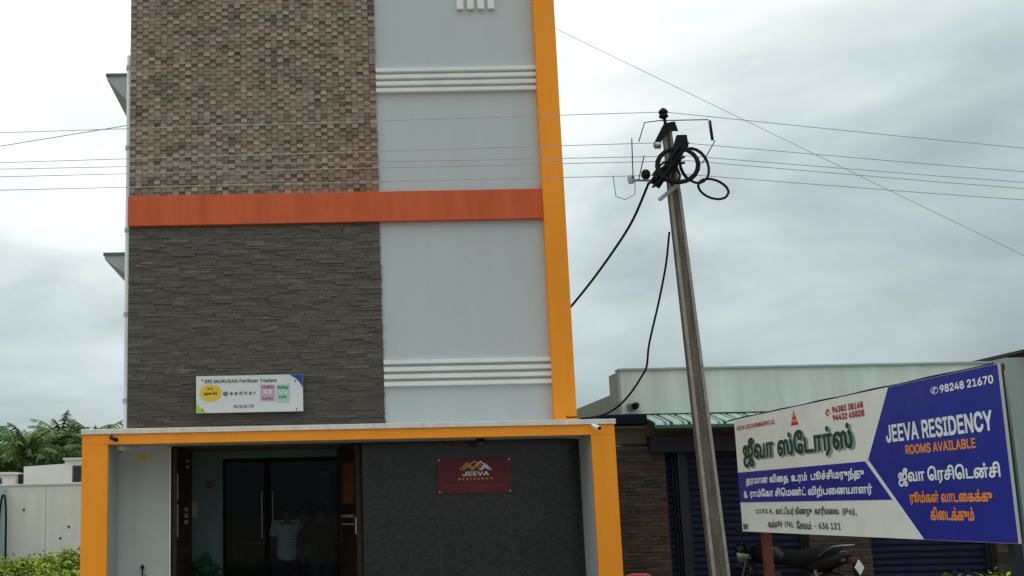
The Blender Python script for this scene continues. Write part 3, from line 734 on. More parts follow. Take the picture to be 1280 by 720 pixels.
# end pillar and the maroon building beyond
box('end_pillar', mat('shaded_teal_pillar', (.26, .33, .31), .8, .1, 2, streak=True), Bd, 10.80, 11.045, .50, .96, 0, 3.27)  # parapet colour darkened, shade on the pillar put into its paint
Mb = thing('maroon_building', 'dark maroon painted building at the right edge beyond the shop', 'building', (13, .5, 0))
box('wall', MARW, Mb, 11.05, 16, .5, 8, 0, 3.32); box('coping', NAVYD, Mb, 11.0, 16.05, .44, 8.05, 3.322, 3.36)
mw = box('window', NAVYD, Mb, 12.4, 13.4, .485, .499, 1.2, 2.2); box('pane', MT['dark_window_glass'], mw, 12.44, 13.36, .478, .484, 1.24, 2.16)
# ------------------------------------------------------------------ hoarding
A = Vector((6.53, -2.3, 0)); Bv = Vector((6.63, -6.9, 0)); e = (Bv-A).normalized(); nrm_b = Vector((-1, 0, 0)); nrm_b = e.cross(Vector((0, 0, 1))).normalized()
if nrm_b.x > 0: nrm_b = -nrm_b
Hd = thing('hoarding', 'long blue and white banner board with Tamil and English lettering on rusty posts', 'billboard', (6.6, -4.6, 0))
def hb(u0, u1, t0, t1, z0, z1, nm, M, par):
    mb = MB(); P = lambda a, t, z: tuple(A+e*a-nrm_b*t+Vector((0, 0, z)))
    mb.v = [P(u0, t0, z0), P(u1, t0, z0), P(u1, t1, z0), P(u0, t1, z0), P(u0, t0, z1), P(u1, t0, z1), P(u1, t1, z1), P(u0, t1, z1)]
    mb.f = [(0, 3, 2, 1), (4, 5, 6, 7), (0, 1, 5, 4), (1, 2, 6, 5), (2, 3, 7, 6), (3, 0, 4, 7)]; mb.c = [(1, 1, 1)]*6; mb.m = [0]*6
    return mb.build(nm, M, par)
Z0, Z1 = 1.325, 2.398; LB = 4.62
pnl = hb(-.03, LB, 0, .012, Z0, Z1, 'banner_sheet', BWHITE, Hd)
hb(-.03, LB, .013, .043, Z1-.04, Z1, 'frame_tube', RUST, Hd); hb(-.03, LB, .013, .043, Z0, Z0+.03, 'frame_tube', RUST, Hd)
for u_ in (-.03, 1.5, 3.0, LB-.03): hb(u_, u_+.03, .0135, .032, Z0+.031, Z1-.041, 'frame_tube', NAVYD, Hd)
hb(LB, LB+.010, -.002, .012, Z0, Z1, 'edge_strip', GREYP, Hd)
hb(.32, .395, .045, .12, 0, Z1-.1, 'post', RUST, Hd)
hb(LB-.20, LB-.14, .045, .10, 0, Z1-.1, 'post', NAVYD, Hd)
mbt = MB().tube([A+e*q+Vector((0, 0, Z1+.006+.003*sin(q*7)))-nrm_b*.01 for q in [-.25+i*.2 for i in range(25)]], .007); mbt.build('top_cable', DARK, Hd, smooth=True)
def BO(u_, z, k=1): return A+e*u_+nrm_b*(.002*k)+Vector((0, 0, z))
def bpoly(pts, M, nm, k=1):
    mb = MB(); mb.face([BO(a, b, k) for a, b in pts]); return mb.build(nm, M, Hd)
bpoly([(3.20, Z1-.002), (2.766, 1.882), (3.475, Z0+.002), (LB-.003, Z0+.002), (LB-.003, Z1-.002)], BBLUE, 'blue_print')
bpoly([(-.028, 1.885), (2.72, 1.885), (3.10, 1.597), (-.028, 1.600)], BBLUE, 'blue_print')
bpoly([(2.735, 1.882), (2.766, 1.905), (3.50, Z0+.002), (3.445, Z0+.002)], TWHITE, 'stripe_print', 1.5)
bpoly([(2.74, 1.882), (2.766, 1.882), (3.205, Z1-.002), (3.178, Z1-.002)], TWHITE, 'stripe_print', 1.5)
def BT(body, M, u0, u1, z0, z1, bold=.02, k=2, **kw): return lettering(body, M, Hd, BO(u0, z0, k), e, (0, 0, 1), u1-u0, z1-z0, bold, **kw)
BT('ஜீவா ஸ்ேடார்ஸ்', mat('print_shadow_green', (.22, .32, .27), .5), .19, 2.59, 1.912, 2.187, .02, 1.6)
BT('ஜீவா ஸ்ேடார்ஸ்', TGREEN, .15, 2.55, 1.925, 2.20, .024, 2.2)
BT('GSTN 33CXAPMB6R0V1ZL', TRED, .04, 1.02, 2.287, 2.328, .02)
BT('✆', TRED, 2.10, 2.19, 2.27, 2.325, .02)
BT('96383 38168', TRED, 2.23, 2.78, 2.285, 2.335, .035); BT('94432 65828', TRED, 2.23, 2.79, 2.222, 2.272, .035)
# small temple-tower emblem
for q, (hw, za, zb) in enumerate(((.085, 2.245, 2.27), (.07, 2.272, 2.295), (.052, 2.297, 2.317), (.034, 2.319, 2.338), (.018, 2.34, 2.356), (.006, 2.358, 2.378))):
    bpoly([(1.455-hw, za), (1.455+hw, za), (1.455+hw*.75, zb), (1.455-hw*.75, zb)], TRED if q % 2 == 0 else TORNG, 'emblem_print')
BT('தரமான விைத, உரம், பூச்சிமருந்து', TWHITE, .18, 2.69, 1.745, 1.845, .03)
BT('&', TWHITE, .09, .19, 1.64, 1.705, .03); BT('ராம்ேகா சிெமண்ட் விற்பைனயாளர்', TWHITE, .26, 2.80, 1.622, 1.722, .03)
BT('1/193 A,', TGREY, .36, .80, 1.488, 1.538, .02); BT('காட்டியர் கிணறு, காரிமைல', TGREY, .86, 2.18, 1.468, 1.555, .01); BT('(Po),', TGREY, 2.25, 2.50, 1.48, 1.54, .02)
BT('ஆத்தூர்', TGREY, .64, 1.0, 1.365, 1.435, .01); BT('(Tk),', TGREY, 1.05, 1.25, 1.372, 1.428, .02); BT('ேசலம்', TGREY, 1.31, 1.62, 1.365, 1.437, .01); BT('- 636 121', TGREY, 1.68, 2.19, 1.372, 1.425, .02)
BT('Sri', DK, -.0, .13, 1.345, 1.40, .04)
BT('✆', TWHITE, 3.80, 3.90, 2.285, 2.335, .015); BT('98248 21670', TWHITE, 3.92, 4.56, 2.285, 2.338, .03)
BT('JEEVA RESIDENCY', TWHITE, 3.10, 4.50, 2.0, 2.13, .03)
BT('ROOMS AVAILABLE', TORNG, 3.37, 4.28, 1.905, 1.972, .03)
BT('ஜீவா ெரசிெடன்சி', TWHITE, 3.22, 4.52, 1.685, 1.815, .024)
BT('ரூம்கள் வாடைகக்கு', TORNG, 3.36, 4.40, 1.555, 1.652, .028)
BT('கிைடக்கும்', TORNG, 3.62, 4.17, 1.455, 1.545, .028)

# ------------------------------------------------------------------ electric pole
Po = thing('electric_pole', 'leaning weathered concrete electric pole with tangled black cables at its top', 'pole', (6.64, -1.2, 0))
def pc(z): return 6.641-.0455*z          # centre line x
def pbx(mb, z0, z1, f, x_in=0., y_in=0.):
    v_ = []
    for z in (z0, z1):
        hw = f(z); c = pc(z)
        v_ += [(c-hw+x_in, -1.2-hw*.75+y_in, z), (c+hw-x_in, -1.2-hw*.75+y_in, z), (c+hw-x_in, -1.2+hw*.75, z), (c-hw+x_in, -1.2+hw*.75, z)]
    n = len(mb.v); mb.v += v_
    for q in [(0, 3, 2, 1), (4, 5, 6, 7), (0, 1, 5, 4), (1, 2, 6, 5), (2, 3, 7, 6), (3, 0, 4, 7)]:
        mb.f.append(tuple(n+i for i in q)); mb.c.append((1, 1, 1)); mb.m.append(0)
hwf = lambda z: .095-.0065*z-(.012 if z > 5.2 else 0)
mb = MB()
for k in range(14): pbx(mb, k*.41, (k+1)*.41, hwf)
mb.build('pole_shaft', CONC, Po)
mb = MB()
for k in range(14):                                    # raised pale edges of the cast pole
    for sx in (-1, 1):
        z0, z1 = k*.41, (k+1)*.41; n = len(mb.v)
        for z in (z0, z1):
            hw = hwf(z); c = pc(z); a, b = (c-hw-.002, c-hw+.03) if sx < 0 else (c+hw-.03, c+hw+.002)
            mb.v += [(a, -1.2-hw*.75-.008, z), (b, -1.2-hw*.75-.008, z), (b, -1.2-hw*.75+.01, z), (a, -1.2-hw*.75+.01, z)]
        for q in [(0, 3, 2, 1), (4, 5, 6, 7), (0, 1, 5, 4), (1, 2, 6, 5), (2, 3, 7, 6), (3, 0, 4, 7)]:
            mb.f.append(tuple(n+i for i in q)); mb.c.append((1, 1, 1)); mb.m.append(0)
mb.build('pole_edge', CONCL, Po)
Y = -1.2
def pt(px, z, y=Y): return (px, y, z)
tubeo('insulator_pin', DARK, Po, [pt(6.385, 5.70), pt(6.365, 5.86)], .018)
MB().lathe([(.03, 0), (.055, .02), (.04, .05), (.055, .07), (.04, .10), (.015, .12)], (6.36, Y, 5.84), 14).build('insulator', DARK, Po, smooth=True)
MB().prism([(6.20, 5.52), (6.33, 5.75), (6.45, 5.77), (6.48, 5.66), (6.40, 5.66), (6.30, 5.56), (6.26, 5.50)], Y-.11, Y-.09, 'y').build('angle_bracket', DARK, Po)
MB().lathe([(.02, -.04), (.04, -.03), (.04, .03), (.02, .04)], (6.24, Y-.1, 5.50), 12, 'x').build('insulator', SILV, Po, smooth=True)
MB().prism([(6.45, 5.60), (6.56, 5.60), (6.57, 5.47), (6.48, 5.36), (6.22, 5.0), (6.13, 5.07), (6.36, 5.33)], Y-.15, Y-.115, 'y').build('clamp_plate', DARK, Po)
tubeo('cross_arm', WIRE, Po, [pt(5.93, 5.135), pt(6.40, 5.12), pt(6.62, 5.12)], .014)
tubeo('strut', WIRE, Po, [pt(6.44, 5.05, Y-.1), pt(6.22, 4.88, Y-.1)], .022)
MB().lathe([(.03, 0), (.05, .03), (.05, .07), (.03, .10)], (6.09, Y-.1, 5.12), 12).build('junction_box', DARK, Po, smooth=True)
MB().lathe([(.03, 0), (.04, .03), (.04, .07), (.02, .09)], (5.95, Y, 5.10), 10).build('insulator', GREYP, Po, smooth=True)
# jumpers
def jump(pts, r=.006): tubeo('jumper_wire', DARK, Po, [pt(a, b, Y-.05) for a, b in pts], r, 6)
jump([(6.05, 5.56), (6.13, 5.78), (6.30, 5.80), (6.84, 5.80), (6.86, 5.56)]); jump([(5.975, 5.60), (5.96, 5.14)]); jump([(6.10, 5.40), (6.02, 5.12)])
jump([(6.90, 5.56), (6.74, 5.30), (6.68, 5.34)]); jump([(5.74, 5.17), (5.76, 4.94), (5.86, 4.90), (5.97, 4.96), (5.98, 5.12)], .004)
jump([(6.86, 5.79), (6.875, 5.56)], .012)
# coils
def coil(label, c, rx, rz_, turns, tilt, r=.016):
    pts = []
    for k in range(int(turns*20)+1):
        a = 2*pi*k/20; j = 1+.05*sin(k*.37+c[0]*5)
        pts.append((c[0]+rx*j*cos(a)*cos(tilt)-rz_*j*sin(a)*sin(tilt), c[1]+.04*sin(k*.31), c[2]+rx*j*cos(a)*sin(tilt)+rz_*j*sin(a)*cos(tilt)))
    o = tubeo('cable_coil', DARK, None, pts, r, 6); tag(o, label, 'cable coil', 'black cable coils on the pole')
coil('thick black coil of cable tied around the pole just under the clamp plate', (6.42, Y-.20, 5.24), .22, .20, 5, .3, .017)
coil('loose black cable loop sticking out to the right of the pole, lowest one', (6.83, Y-.08, 5.00), .17, .12, 1, -.35, .014)
coil('black cable loop right of the pole above the lowest loop', (6.62, Y-.12, 5.26), .15, .21, 1.6, .2, .014)
mb = MB()
for k in range(14):
    a = Vector((6.15+random.uniform(-.05, .2), Y-.17, 5.0+random.uniform(0, .15))); b = Vector((6.45+random.uniform(-.1, .12), Y-.19, 5.35+random.uniform(-.15, .15)))
    mb.tube(smooth_path([a, a.lerp(b, .5)+Vector((random.uniform(-.07, .07), random.uniform(-.03, .03), random.uniform(-.07, .07))), b], 4), .014, 6)
o = mb.build('cable_bundle', DARK, None, smooth=True); tag(o, 'messy bundle of black cables knotted on the front of the pole', 'cables')
# overhead lines (each measured at the left edge, the pole and the right edge)
def line(label, L, P_, R, sagl=.0, r=.0042, y2=None):
    lx, lz = L; px_, pz = P_; rx, rz_ = R
    sl = (lz-pz)/(lx-px_); sr = (rz_-pz)/(rx-px_)
    a = [(lx-16, Y, lz-.55+16*0)]; pts = []
    for k in range(13):
        t_ = k/12; x = -20+(px_+20)*t_; zL = pz+(lz-pz)*((px_-x)/(px_-lx)); q = (px_-x)*(x-lx)/((px_-lx)**2)
        pts.append((x, Y, zL if x > lx else lz+(x-lx)*sl - (lx-x)**2*0.001))
    for k in range(1, 11):
        x = px_+(34-px_)*k/10; pts.append((x, Y, pz+(x-px_)*sr*(1-.012*(x-px_))))
    o = tubeo('power_line', WIRE, None, pts, r, 5); tag(o, label, 'overhead wire', 'overhead lines along the street')
line('topmost overhead wire, running over the pole insulator', (-1.05, 5.82), (6.37, 5.915), (10.35, 5.39))
line('second overhead wire from the top, fixed level with the pole bracket', (-1.04, 5.474), (6.48, 5.56), (10.315, 5.124))
line('third overhead wire from the top, just above its close neighbour', (-1.039, 5.40), (6.6, 5.40), (10.30, 5.005))
line('fourth overhead wire from the top, passing the cable coils', (-1.036, 5.312), (6.6, 5.345), (10.292, 4.932))
line('lowest overhead wire, passing at the cross arm of the pole', (-1.032, 5.159), (6.6, 5.185), (10.276, 4.805))
o = tubeo('power_line', WIRE, None, catenary((-13.0, -1.8, 3.65), (.19, .62, 6.49), .0, 14), .006, 5); tag(o, 'thin wire rising to the left wall of the tall building under the upper sunshade', 'overhead wire')
o = tubeo('power_line', WIRE, None, catenary((5.2, 3.24, 9.22), (12.5, -3.03, 2.0), .0, 14), .0038, 5); tag(o, 'thin wire slanting down from the top of the tall building across the sky', 'overhead wire')
o = tubeo('service_cable', DARK, None, smooth_path([(6.12, -1.3, 5.08), (5.98, -1.05, 4.72), (5.83, -.7, 4.45), (5.64, -.2, 4.16), (5.45, .45, 3.90), (5.43, .9, 3.86)], 5), .014, 8)
tag(o, 'black service cable hanging from the pole to the side of the tall building', 'cable', 'black service cables from the pole')
o = tubeo('service_cable', DARK, None, smooth_path([(6.345, -1.16, 4.55), (6.30, -1.1, 4.20), (6.22, -1.0, 3.8), (6.11, -.9, 3.35), (6.07, -.88, 3.10), (6.03, -.8, 3.0), (5.95, -.55, 2.83), (5.85, -.3, 2.70), (5.70, -.1, 2.62), (5.50, 0.06, 2.60)], 5), .012, 8)
tag(o, 'black cable dropping beside the pole to the end of the entrance canopy', 'cable', 'black service cables from the pole')

# ------------------------------------------------------------------ motorcycle (local: +x forward, origin mid-wheelbase on the ground)
fx, fy, rx, ry = 7.336, .362, 8.104, -.662
ang = atan2(fy-ry, fx-rx)
Mc = thing('motorcycle', 'black motorcycle parked behind the hoarding post in front of the shop', 'motorcycle', ((fx+rx)/2-.05, (fy+ry)/2+.05, .16), ang); Mc.scale = (.93, .93, .96)
def wheel(x):
    wv = MB(); R, r = .27, .045
    for i in range(28):
        a = 2*pi*i/28
        for j in range(8):
            b = 2*pi*j/8; q = R+r*cos(b); wv.v.append((x+q*cos(a), r*sin(b), .315+q*sin(a)))
    for i in range(28):
        for j in range(8):
            wv.f.append((i*8+j, i*8+(j+1) % 8, ((i+1) % 28)*8+(j+1) % 8, ((i+1) % 28)*8+j)); wv.c.append((1, 1, 1)); wv.m.append(0)
    ty = wv.build('wheel', DARK, Mc, smooth=True, world=False)
    mb = MB(); mb.tube([(x+.225*cos(2*pi*i/24), 0, .315+.225*sin(2*pi*i/24)) for i in range(24)], .014, 6, closed=True)
    mb.lathe([(.035, -.05), (.05, -.03), (.05, .03), (.035, .05)], (x, 0, .315), 12, 'y')
    for i in range(6):
        a = 2*pi*i/6; mb.tube([(x+.04*cos(a), 0, .315+.04*sin(a)), (x+.22*cos(a+.15), 0, .315+.22*sin(a+.15))], .012, 6)
    mb.build('rim', SILV, ty, smooth=True, world=False)
wheel(.64); wheel(-.62)
def mp(nm, M, mb, **k): return mb.build(nm, M, Mc, world=False, **k)
for sy in (-.065, .065): mp('fork', CHROME, MB().tube([(.64, sy, .315), (.47, sy, .82)], .018, 8), smooth=True)
mp('mudguard', PAINTB, MB().tube([(.64+.34*cos(a), 0, .315+.34*sin(a)) for a in (.2, .6, 1.0, 1.4, 1.8, 2.2)], [.02, .045, .05, .05, .045, .02], 8), smooth=True)
mp('mudguard', PAINTB, MB().tube([(-.62+.34*cos(a), 0, .315+.34*sin(a)) for a in (1.2, 1.6, 2.0, 2.4, 2.8, 3.1)], [.03, .05, .055, .055, .045, .03], 8), smooth=True)
mp('frame', DARK, MB().tube([(.45, 0, .78), (.25, 0, .45), (.05, 0, .24), (-.25, 0, .26), (-.35, 0, .55), (-.75, 0, .80)], .02, 8).tube([(.45, 0, .80), (.0, 0, .78), (-.35, 0, .72)], .022, 8), smooth=True)
mp('fuel_tank', PAINTB, MB().tube([(.42, 0, .86), (.36, 0, .88), (.22, 0, .90), (.06, 0, .87), (-.03, 0, .82)], [.05, .11, .135, .11, .06], 14), smooth=True)
mp('seat', DARK, MB().tube([(-.02, 0, .84), (-.12, 0, .83), (-.3, 0, .84), (-.5, 0, .88), (-.72, 0, .93), (-.78, 0, .95)], [.05, .095, .11, .105, .08, .04], 12), smooth=True)
mp('tail_cowl', PAINTB, MB().tube([(-.35, 0, .74), (-.6, 0, .80), (-.85, 0, .88), (-.92, 0, .90)], [.07, .10, .075, .04], 12), smooth=True)
mp('grab_rail', CHROME, MB().tube(smooth_path([(-.55, -.10, .88), (-.75, -.12, .98), (-.93, -.05, 1.0), (-.93, .05, 1.0), (-.75, .12, .98), (-.55, .10, .88)], 4), .012, 8), smooth=True)
mp('tail_light', TAILR, MB().box(-.96, -.90, -.07, .07, .80, .87), bevel=.01)
np_ = mp('number_plate', mat('plate_white', (.62, .66, .62), .5), MB().prism([(0, .67), (.095, .755), (0, .84), (-.095, .755)], -1.0, -.99, 'x')); 
mp('mudflap', DARK, MB().box(-.975, -.96, -.08, .08, .50, .80))
mp('engine', mat('engine_grey', (.07, .07, .075), .45, .2, 9, metal=.5), MB().box(-.08, .2, -.11, .11, .28, .5).lathe([(.10, -.13), (.12, -.1), (.12, .1), (.10, .13)], (-.02, 0, .36), 16, 'y').box(.08, .22, -.07, .07, .5, .68), bevel=.012)
mp('exhaust', CHROME, MB().tube([(.22, .09, .42), (.18, .13, .28), (-.2, .15, .26), (-.3, .16, .30), (-.85, .17, .42)], [.02, .02, .025, .045, .05], 10), smooth=True)
mp('handlebar', DARK, MB().tube(smooth_path([(.33, -.36, 1.0), (.38, -.22, 1.03), (.45, -.08, .93), (.45, .08, .93), (.38, .22, 1.03), (.33, .36, 1.0)], 4), .015, 8), smooth=True)
mp('headlight', CHROME, MB().lathe([(.03, .46), (.09, .52), (.10, .58), (.09, .595)], (0, 0, .85), 16, 'x'), smooth=True)
mp('headlight_cowl', PAINTB, MB().tube([(.50, 0, .96), (.56, 0, .93), (.62, 0, .86)], [.07, .10, .05], 12), smooth=True)
for sy in (-1, 1):
    mp('mirror', DARK, MB().tube([(.38, sy*.22, 1.03), (.40, sy*.27, 1.17)], .008, 6).lathe([(.05, -.012), (.06, 0), (.05, .012)], (.40, sy*.29, 1.20), 14, 'x'), smooth=True)
    mp('shock_absorber', CHROME, MB().tube([(-.60, sy*.12, .34), (-.50, sy*.12, .72)], .025, 8), smooth=True)
    mp('indicator', mat('amber_lens', (.12, .05, .015), .4), MB().tube([(-.88, sy*.08, .84), (-.88, sy*.15, .84)], [.012, .022], 8), smooth=True)
mp('kick_stand', DARK, MB().tube([(-.1, .1, .28), (-.15, .25, .01)], .012, 6), smooth=True)

# ------------------------------------------------------------------ red plastic chair beside the entrance
Cx, Cy = 5.93, -.30
Ch = thing('plastic_chair', 'red plastic chair beside the right orange pillar, only its back top showing', 'chair', (Cx, Cy, 0), radians(175)); Ch.scale = (.95, .95, .97)
def cp(nm, mb, **k): return mb.build(nm, REDP, Ch, world=False, **k)
cp('seat', MB().prism([(-.22, -.2), (.22, -.2), (.2, .2), (-.2, .2)], .42, .45, 'z'), bevel=.01)
for sx in (-1, 1):
    for sy in (-1, 1): cp('leg', MB().tube([(sx*.24, sy*.23, 0), (sx*.19, sy*.18, .42)], [.018, .024], 8), smooth=True)
    cp('armrest', MB().tube(smooth_path([(sx*.22, -.18, .44), (sx*.25, -.18, .62), (sx*.25, .0, .65), (sx*.22, .2, .62)], 4), .018, 8), smooth=True)
cp('backrest', MB().tube(smooth_path([(-.2, .20, .44), (-.21, .25, .72), (-.13, .28, .845), (.0, .29, .865), (.13, .28, .845), (.21, .25, .72), (.2, .20, .44)], 5), .02, 8), smooth=True)
for k in range(4): cp('back_slat', MB().box(-.13+k*.075, -.095+k*.075, .235, .255, .45, .84))

# ------------------------------------------------------------------ left background
t = thing('compound_wall', 'long whitewashed compound wall behind the weeds at the left', 'wall', (-6, 16, 0))
for k in range(10):
    x0 = -22.42+k*2.0
    if x0 > 4: break
    box('wall_panel', CWALL, t, x0+.006, x0+1.994, 16+random.uniform(-.006, .006), 16.15, 0, 2.36)
box('coping', CWALL, t, -22.4, 4, 15.97, 16.18, 2.362, 2.40)
for x, z in ((-3.85, 1.35), (-4.05, 1.08), (-4.95, 1.78)): MB().lathe([(.03, -.008), (.03, 0)], (x, 15.992, z), 8, 'y').build('weep_hole', mat('hole_dark', (.06, .06, .055), .9), t)
t = box('gate_pillar', BLUEP, None, -5.75, -5.38, 15.7, 15.93, 0, 2.34); tag(t, 'pale blue gate pillar at the far left end of the whitewashed wall', 'pillar')
t = MB().tube(smooth_path([(-5.46, 15.62, .1), (-5.45, 15.62, 1.4), (-5.41, 15.62, 2.0), (-5.36, 15.62, 2.13), (-5.31, 15.62, 2.0), (-5.28, 15.62, 1.4), (-5.27, 15.62, .1)], 4), .026, 8).build('iron_hoop', DARK, None, smooth=True); tag(t, 'tall narrow black iron hoop standing against the blue pillar', 'iron hoop')
t = thing('white_house', 'low flat roofed white house peeping over the compound wall', 'house', (-6.5, 26, 0))
MB().prism([(-7.47, 0), (-6.12, 0), (-6.12, 3.29), (-7.47, 3.22)], 26, 31, 'y').build('wall', HWALL, t)
box('tower_room', HWALL, t, -6.118, -4.6, 25.9, 31, 0, 3.40); box('roof', mat('roof_edge_white', (.62, .64, .62), .8), t, -6.16, -4.5, 25.8, 31, 3.402, 3.47)
wf = box('window', mat('brown_window', (.09, .075, .07), .6), t, -5.86, -5.3, 25.87, 25.899, 2.68, 3.22); box('sill', HWALL, wf, -5.9, -5.26, 25.84, 25.869, 2.64, 2.678)
MB().box(-5.80, -5.60, 25.86, 25.869, 2.72, 3.18).box(-5.56, -5.36, 25.86, 25.869, 2.72, 3.18).build('pane', MT['dark_window_glass'], wf)
t = thing('small_house', 'smaller white shed with a dark window at the far left edge behind the wall', 'house', (-8.6, 26, 0))
box('wall', HWALL, t, -10.5, -7.75, 26, 29, 0, 2.98); box('roof', HWALL, t, -10.6, -7.70, 25.9, 29.1, 2.982, 3.05); w2 = box('window', MT['brown_window'], t, -8.75, -8.18, 25.97, 25.999, 2.35, 2.86); box('pane', MT['dark_window_glass'], w2, -8.7, -8.23, 25.96, 25.969, 2.4, 2.81)
box('dark_gap_fill', mat('gap_shade', (.05, .045, .04), .9), t, -7.699, -7.475, 26.4, 29, 0, 3.0)  # dark block standing in for the shade of the gap between houses
# coconut palms
def frond(mb, base, az, el0, L, cols):
    d = Vector((cos(az), sin(az), 0)); pts = []; p = Vector(base); a = el0; n = 12
    for i in range(n+1):
        pts.append(p.copy()); p = p+(d*cos(a)+Vector((0, 0, 1))*sin(a))*L/n; a -= .125
    col = random.choice(cols); side = Vector((-d.y, d.x, 0))
    for i in range(1, n):
        for h in range(2):
            q = pts[i].lerp(pts[i+1], h/2); tt = (i+h/2)/n; ll = L*.26*(sin(pi*min(1, tt*.9+.12)))**.6; dr = random.uniform(.35, .9)
            for s_ in (-1, 1):
                tip = q+side*s_*ll*cos(dr)*.8+(pts[i+1]-pts[i]).normalized()*ll*.45-Vector((0, 0, ll*sin(dr)))
                wd = (pts[i+1]-pts[i]).normalized()*L*.022; k = random.uniform(.7, 1.35)
                mb.face([q-wd, q+wd, tip], tuple(c*k for c in col))
    mb.tube(pts, [.05*(1-i/(n+1)) for i in range(n+1)], 4, (.10, .12, .04))
pcols = [(.09, .17, .06), (.12, .20, .07), (.16, .24, .09), (.06, .12, .05)]
crowns = []
for k in range(3):
    mb = MB()
    for i in range(38):
        frond(mb, (0, 0, 0), i*2.399+random.random()*.3, 1.45-1.6*(i/38)+random.uniform(-.12, .12), random.uniform(3.0, 3.9), pcols)
    ob = mb.build('crown', LEAF, None); crowns.append(ob.data); bpy.data.objects.remove(ob)
tr = MB().tube([(0, 0, 0), (.1, 0, 2), (.15, .05, 4), (.1, .1, 6)], [.22, .17, .15, .14], 8); ob = tr.build('trunk', BARK, None, smooth=True); trm = ob.data; bpy.data.objects.remove(ob)
for i, (x, y, z, lab) in enumerate([(-21.6, 69, 6.3, 'coconut palm at the left edge of the photo, crown cut by the frame'), (-19.2, 72, 5.9, 'second coconut palm from the left in the far row'), (-17.4, 66, 5.3, 'low coconut palm in the dip of the far row, above the sloping white roof'),
        (-16.0, 70, 6.2, 'tall coconut palm right of the dip, behind the white house'), (-14.4, 71, 6.0, 'coconut palm just left of the orange pillar'), (-13.0, 68, 5.6, 'coconut palm mostly hidden behind the orange pillar'), (-25.5, 73, 6.4, 'coconut palm farthest left, beyond the edge of the photo'), (-11, 72, 5.8, 'coconut palm hidden behind the entrance frame')]):
    t = thing('coconut_palm', lab, 'palm tree', (x, y, 0), random.random()*6, 'coconut palms beyond the houses')
    o = bpy.data.objects.new('trunk', trm); C.objects.link(o); o.parent = t; o.scale = (1, 1, z/6)
    o = bpy.data.objects.new('crown', crowns[i % 3]); C.objects.link(o); o.parent = t; o.location = (.1, .1, z); s_ = random.uniform(.9, 1.05); o.scale = (s_, s_, s_)
def bush_tree(nm, label, cat, x, y, h, rad, n, size, cols, grp=None, seed=1):
    t = thing(nm, label, cat, (x, y, 0), 0, grp)
    tk = MB().tube([(x, y, 0), (x+.1, y, h*.35), (x, y+.1, h*.6)], [.18, .14, .09], 8)
    for k in range(5):
        a = k*1.3; tk.tube([(x, y, h*.4), (x+rad*.5*cos(a), y+rad*.5*sin(a), h*.72)], [.09, .04], 6)
    tk.build('trunk', BARK, t, smooth=True)
    mb = MB()
    for k in range(9):
        a = random.uniform(0, 6.28); rr = random.uniform(0, rad*.7); c = (x+rr*cos(a), y+rr*sin(a), h*.68+random.uniform(-.2, .32)*h*.7)
        leaves(mb, c, (rad*.45, rad*.45, rad*.36), n//9, size, cols, shell=.6)
    mb.build('crown', LEAF, t); return t
gd = [(.035, .075, .03), (.05, .10, .03), (.07, .125, .04)]
for x, y, h, rad, lab in ((-19.8, 62, 5.2, 2.3, 'dark broadleaf tree under the palms at the far left'), (-16.6, 61, 4.9, 2.2, 'dark broadleaf tree below the dip between the palms'), (-13.6, 62, 5.1, 2.3, 'dark broadleaf tree behind the white tower room'), (-23.4, 63, 6, 2.4, 'dark broadleaf tree beyond the left edge of the photo'), (-18.2, 60, 4.7, 2.0, 'dark broadleaf tree behind the sloping white roof')):
    bush_tree('broadleaf_tree', lab, 'tree', x, y, h, rad, 5200, .34, gd, 'broadleaf trees beyond the houses')
bush_tree('mango_tree', 'low dark tree with yellowish leaf tips above the small shed at the far left', 'tree', -12.9, 38, 4.5, 1.8, 3200, .26, [(.02, .045, .015), (.03, .06, .02), (.14, .15, .03)])
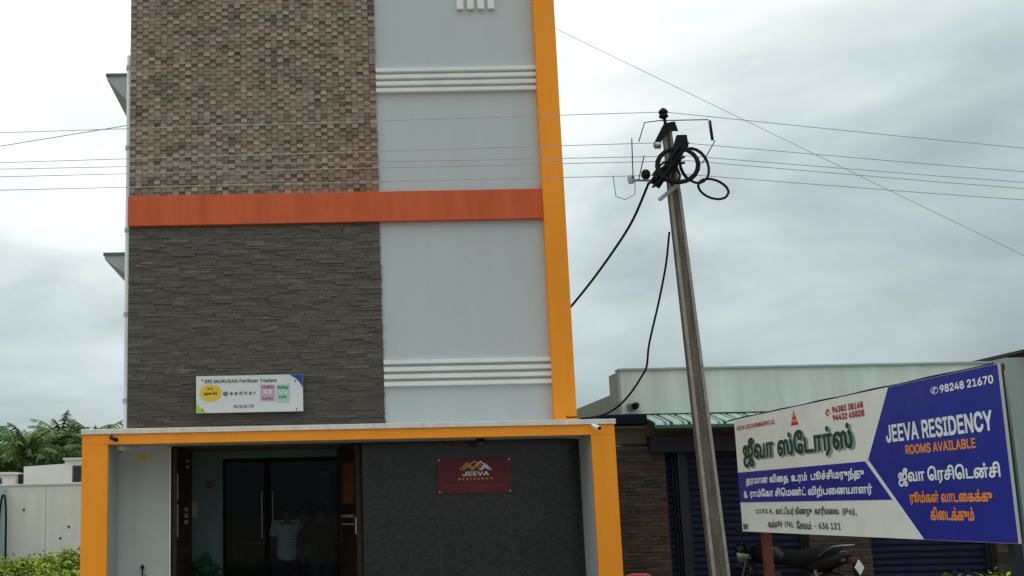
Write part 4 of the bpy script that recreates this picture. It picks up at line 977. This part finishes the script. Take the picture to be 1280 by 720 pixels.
# soil heap at the foot of the wall
mb = MB(); nx, ny = 60, 8
for i in range(nx+1):
    for j in range(ny+1):
        x = -12+i*.18; y = 14.2+j*.21; hgt = (.62+.14*sin(x*1.7)+.06*sin(x*7.1))*max(0, sin(pi*min(1, (j+1.2)/ny*.62)))
        mb.v.append((x+random.uniform(-.04, .04), y, hgt+random.uniform(0, .05)))
for i in range(nx):
    for j in range(ny): mb.f.append((i*(ny+1)+j, (i+1)*(ny+1)+j, (i+1)*(ny+1)+j+1, i*(ny+1)+j+1)); mb.c.append((1, 1, 1)); mb.m.append(0)
o = mb.build('soil_bank', SOIL, None); o['kind'] = 'structure'; o['label'] = 'brown soil bank at the foot of the whitewashed wall'
# weeds
def weeds(nm, label, n, area, hrange, size, cols, den=None):
    mb = MB()
    for _ in range(n):
        x = random.uniform(area[0], area[1]); y = random.uniform(area[2], area[3]); h = random.uniform(*hrange)*(.75+.25*sin(x*1.9+y*.8)*sin(y*1.3))
        if den: h *= den(x, y)
        lean = Vector((random.gauss(0, .12), random.gauss(0, .12), 1)); top = Vector((x, y, 0))+lean*h
        k0 = random.uniform(.7, 1.25); c0 = random.choice(cols)
        for q in range(7):
            tt = random.uniform(.25, 1); p = Vector((x, y, 0)).lerp(top, tt); a = random.uniform(0, 6.28); L = size*random.uniform(.6, 1.3)
            d = Vector((cos(a), sin(a), random.uniform(.1, .9))).normalized(); s_ = Vector((-sin(a), cos(a), 0))*L*.22
            k = k0*random.uniform(.85, 1.2)
            mb.face([p, p+d*L*.5+s_, p+d*L-Vector((0, 0, L*.15)), p+d*L*.5-s_], tuple(c*k for c in c0))
    return mb.build(nm, LEAF, None)
gy = [(.22, .30, .03), (.30, .36, .04), (.15, .25, .03), (.36, .38, .07), (.10, .19, .02)]
o = weeds('weeds', '', 14000, (-12, 0, 5.0, 14.3), (.55, .80), .13, gy); tag(o, 'bright yellow-green weeds covering the plot left of the entrance', 'weeds', kind='stuff')
o = weeds('tall_weeds', '', 1500, (-4.9, -2.6, 11.5, 14.6), (.72, .98), .12, gy); tag(o, 'taller weed clump at the foot of the whitewashed wall beside the orange pillar', 'weeds', kind='stuff')
o = weeds('roadside_weeds', '', 1100, (9.15, 10.55, -.9, -.1), (.62, .90), .08, gy, lambda x, y: 1 if abs(x-9.9) < .45 else .93); tag(o, 'yellow-green weeds growing in front of the right shutter under the hoarding', 'weeds', kind='stuff')
# ground cover near the wall of the shop
for o in list(C.objects):
    if o.type == 'MESH' and not o.data.materials: print('no material', o.name)
print('objects', len(C.objects))
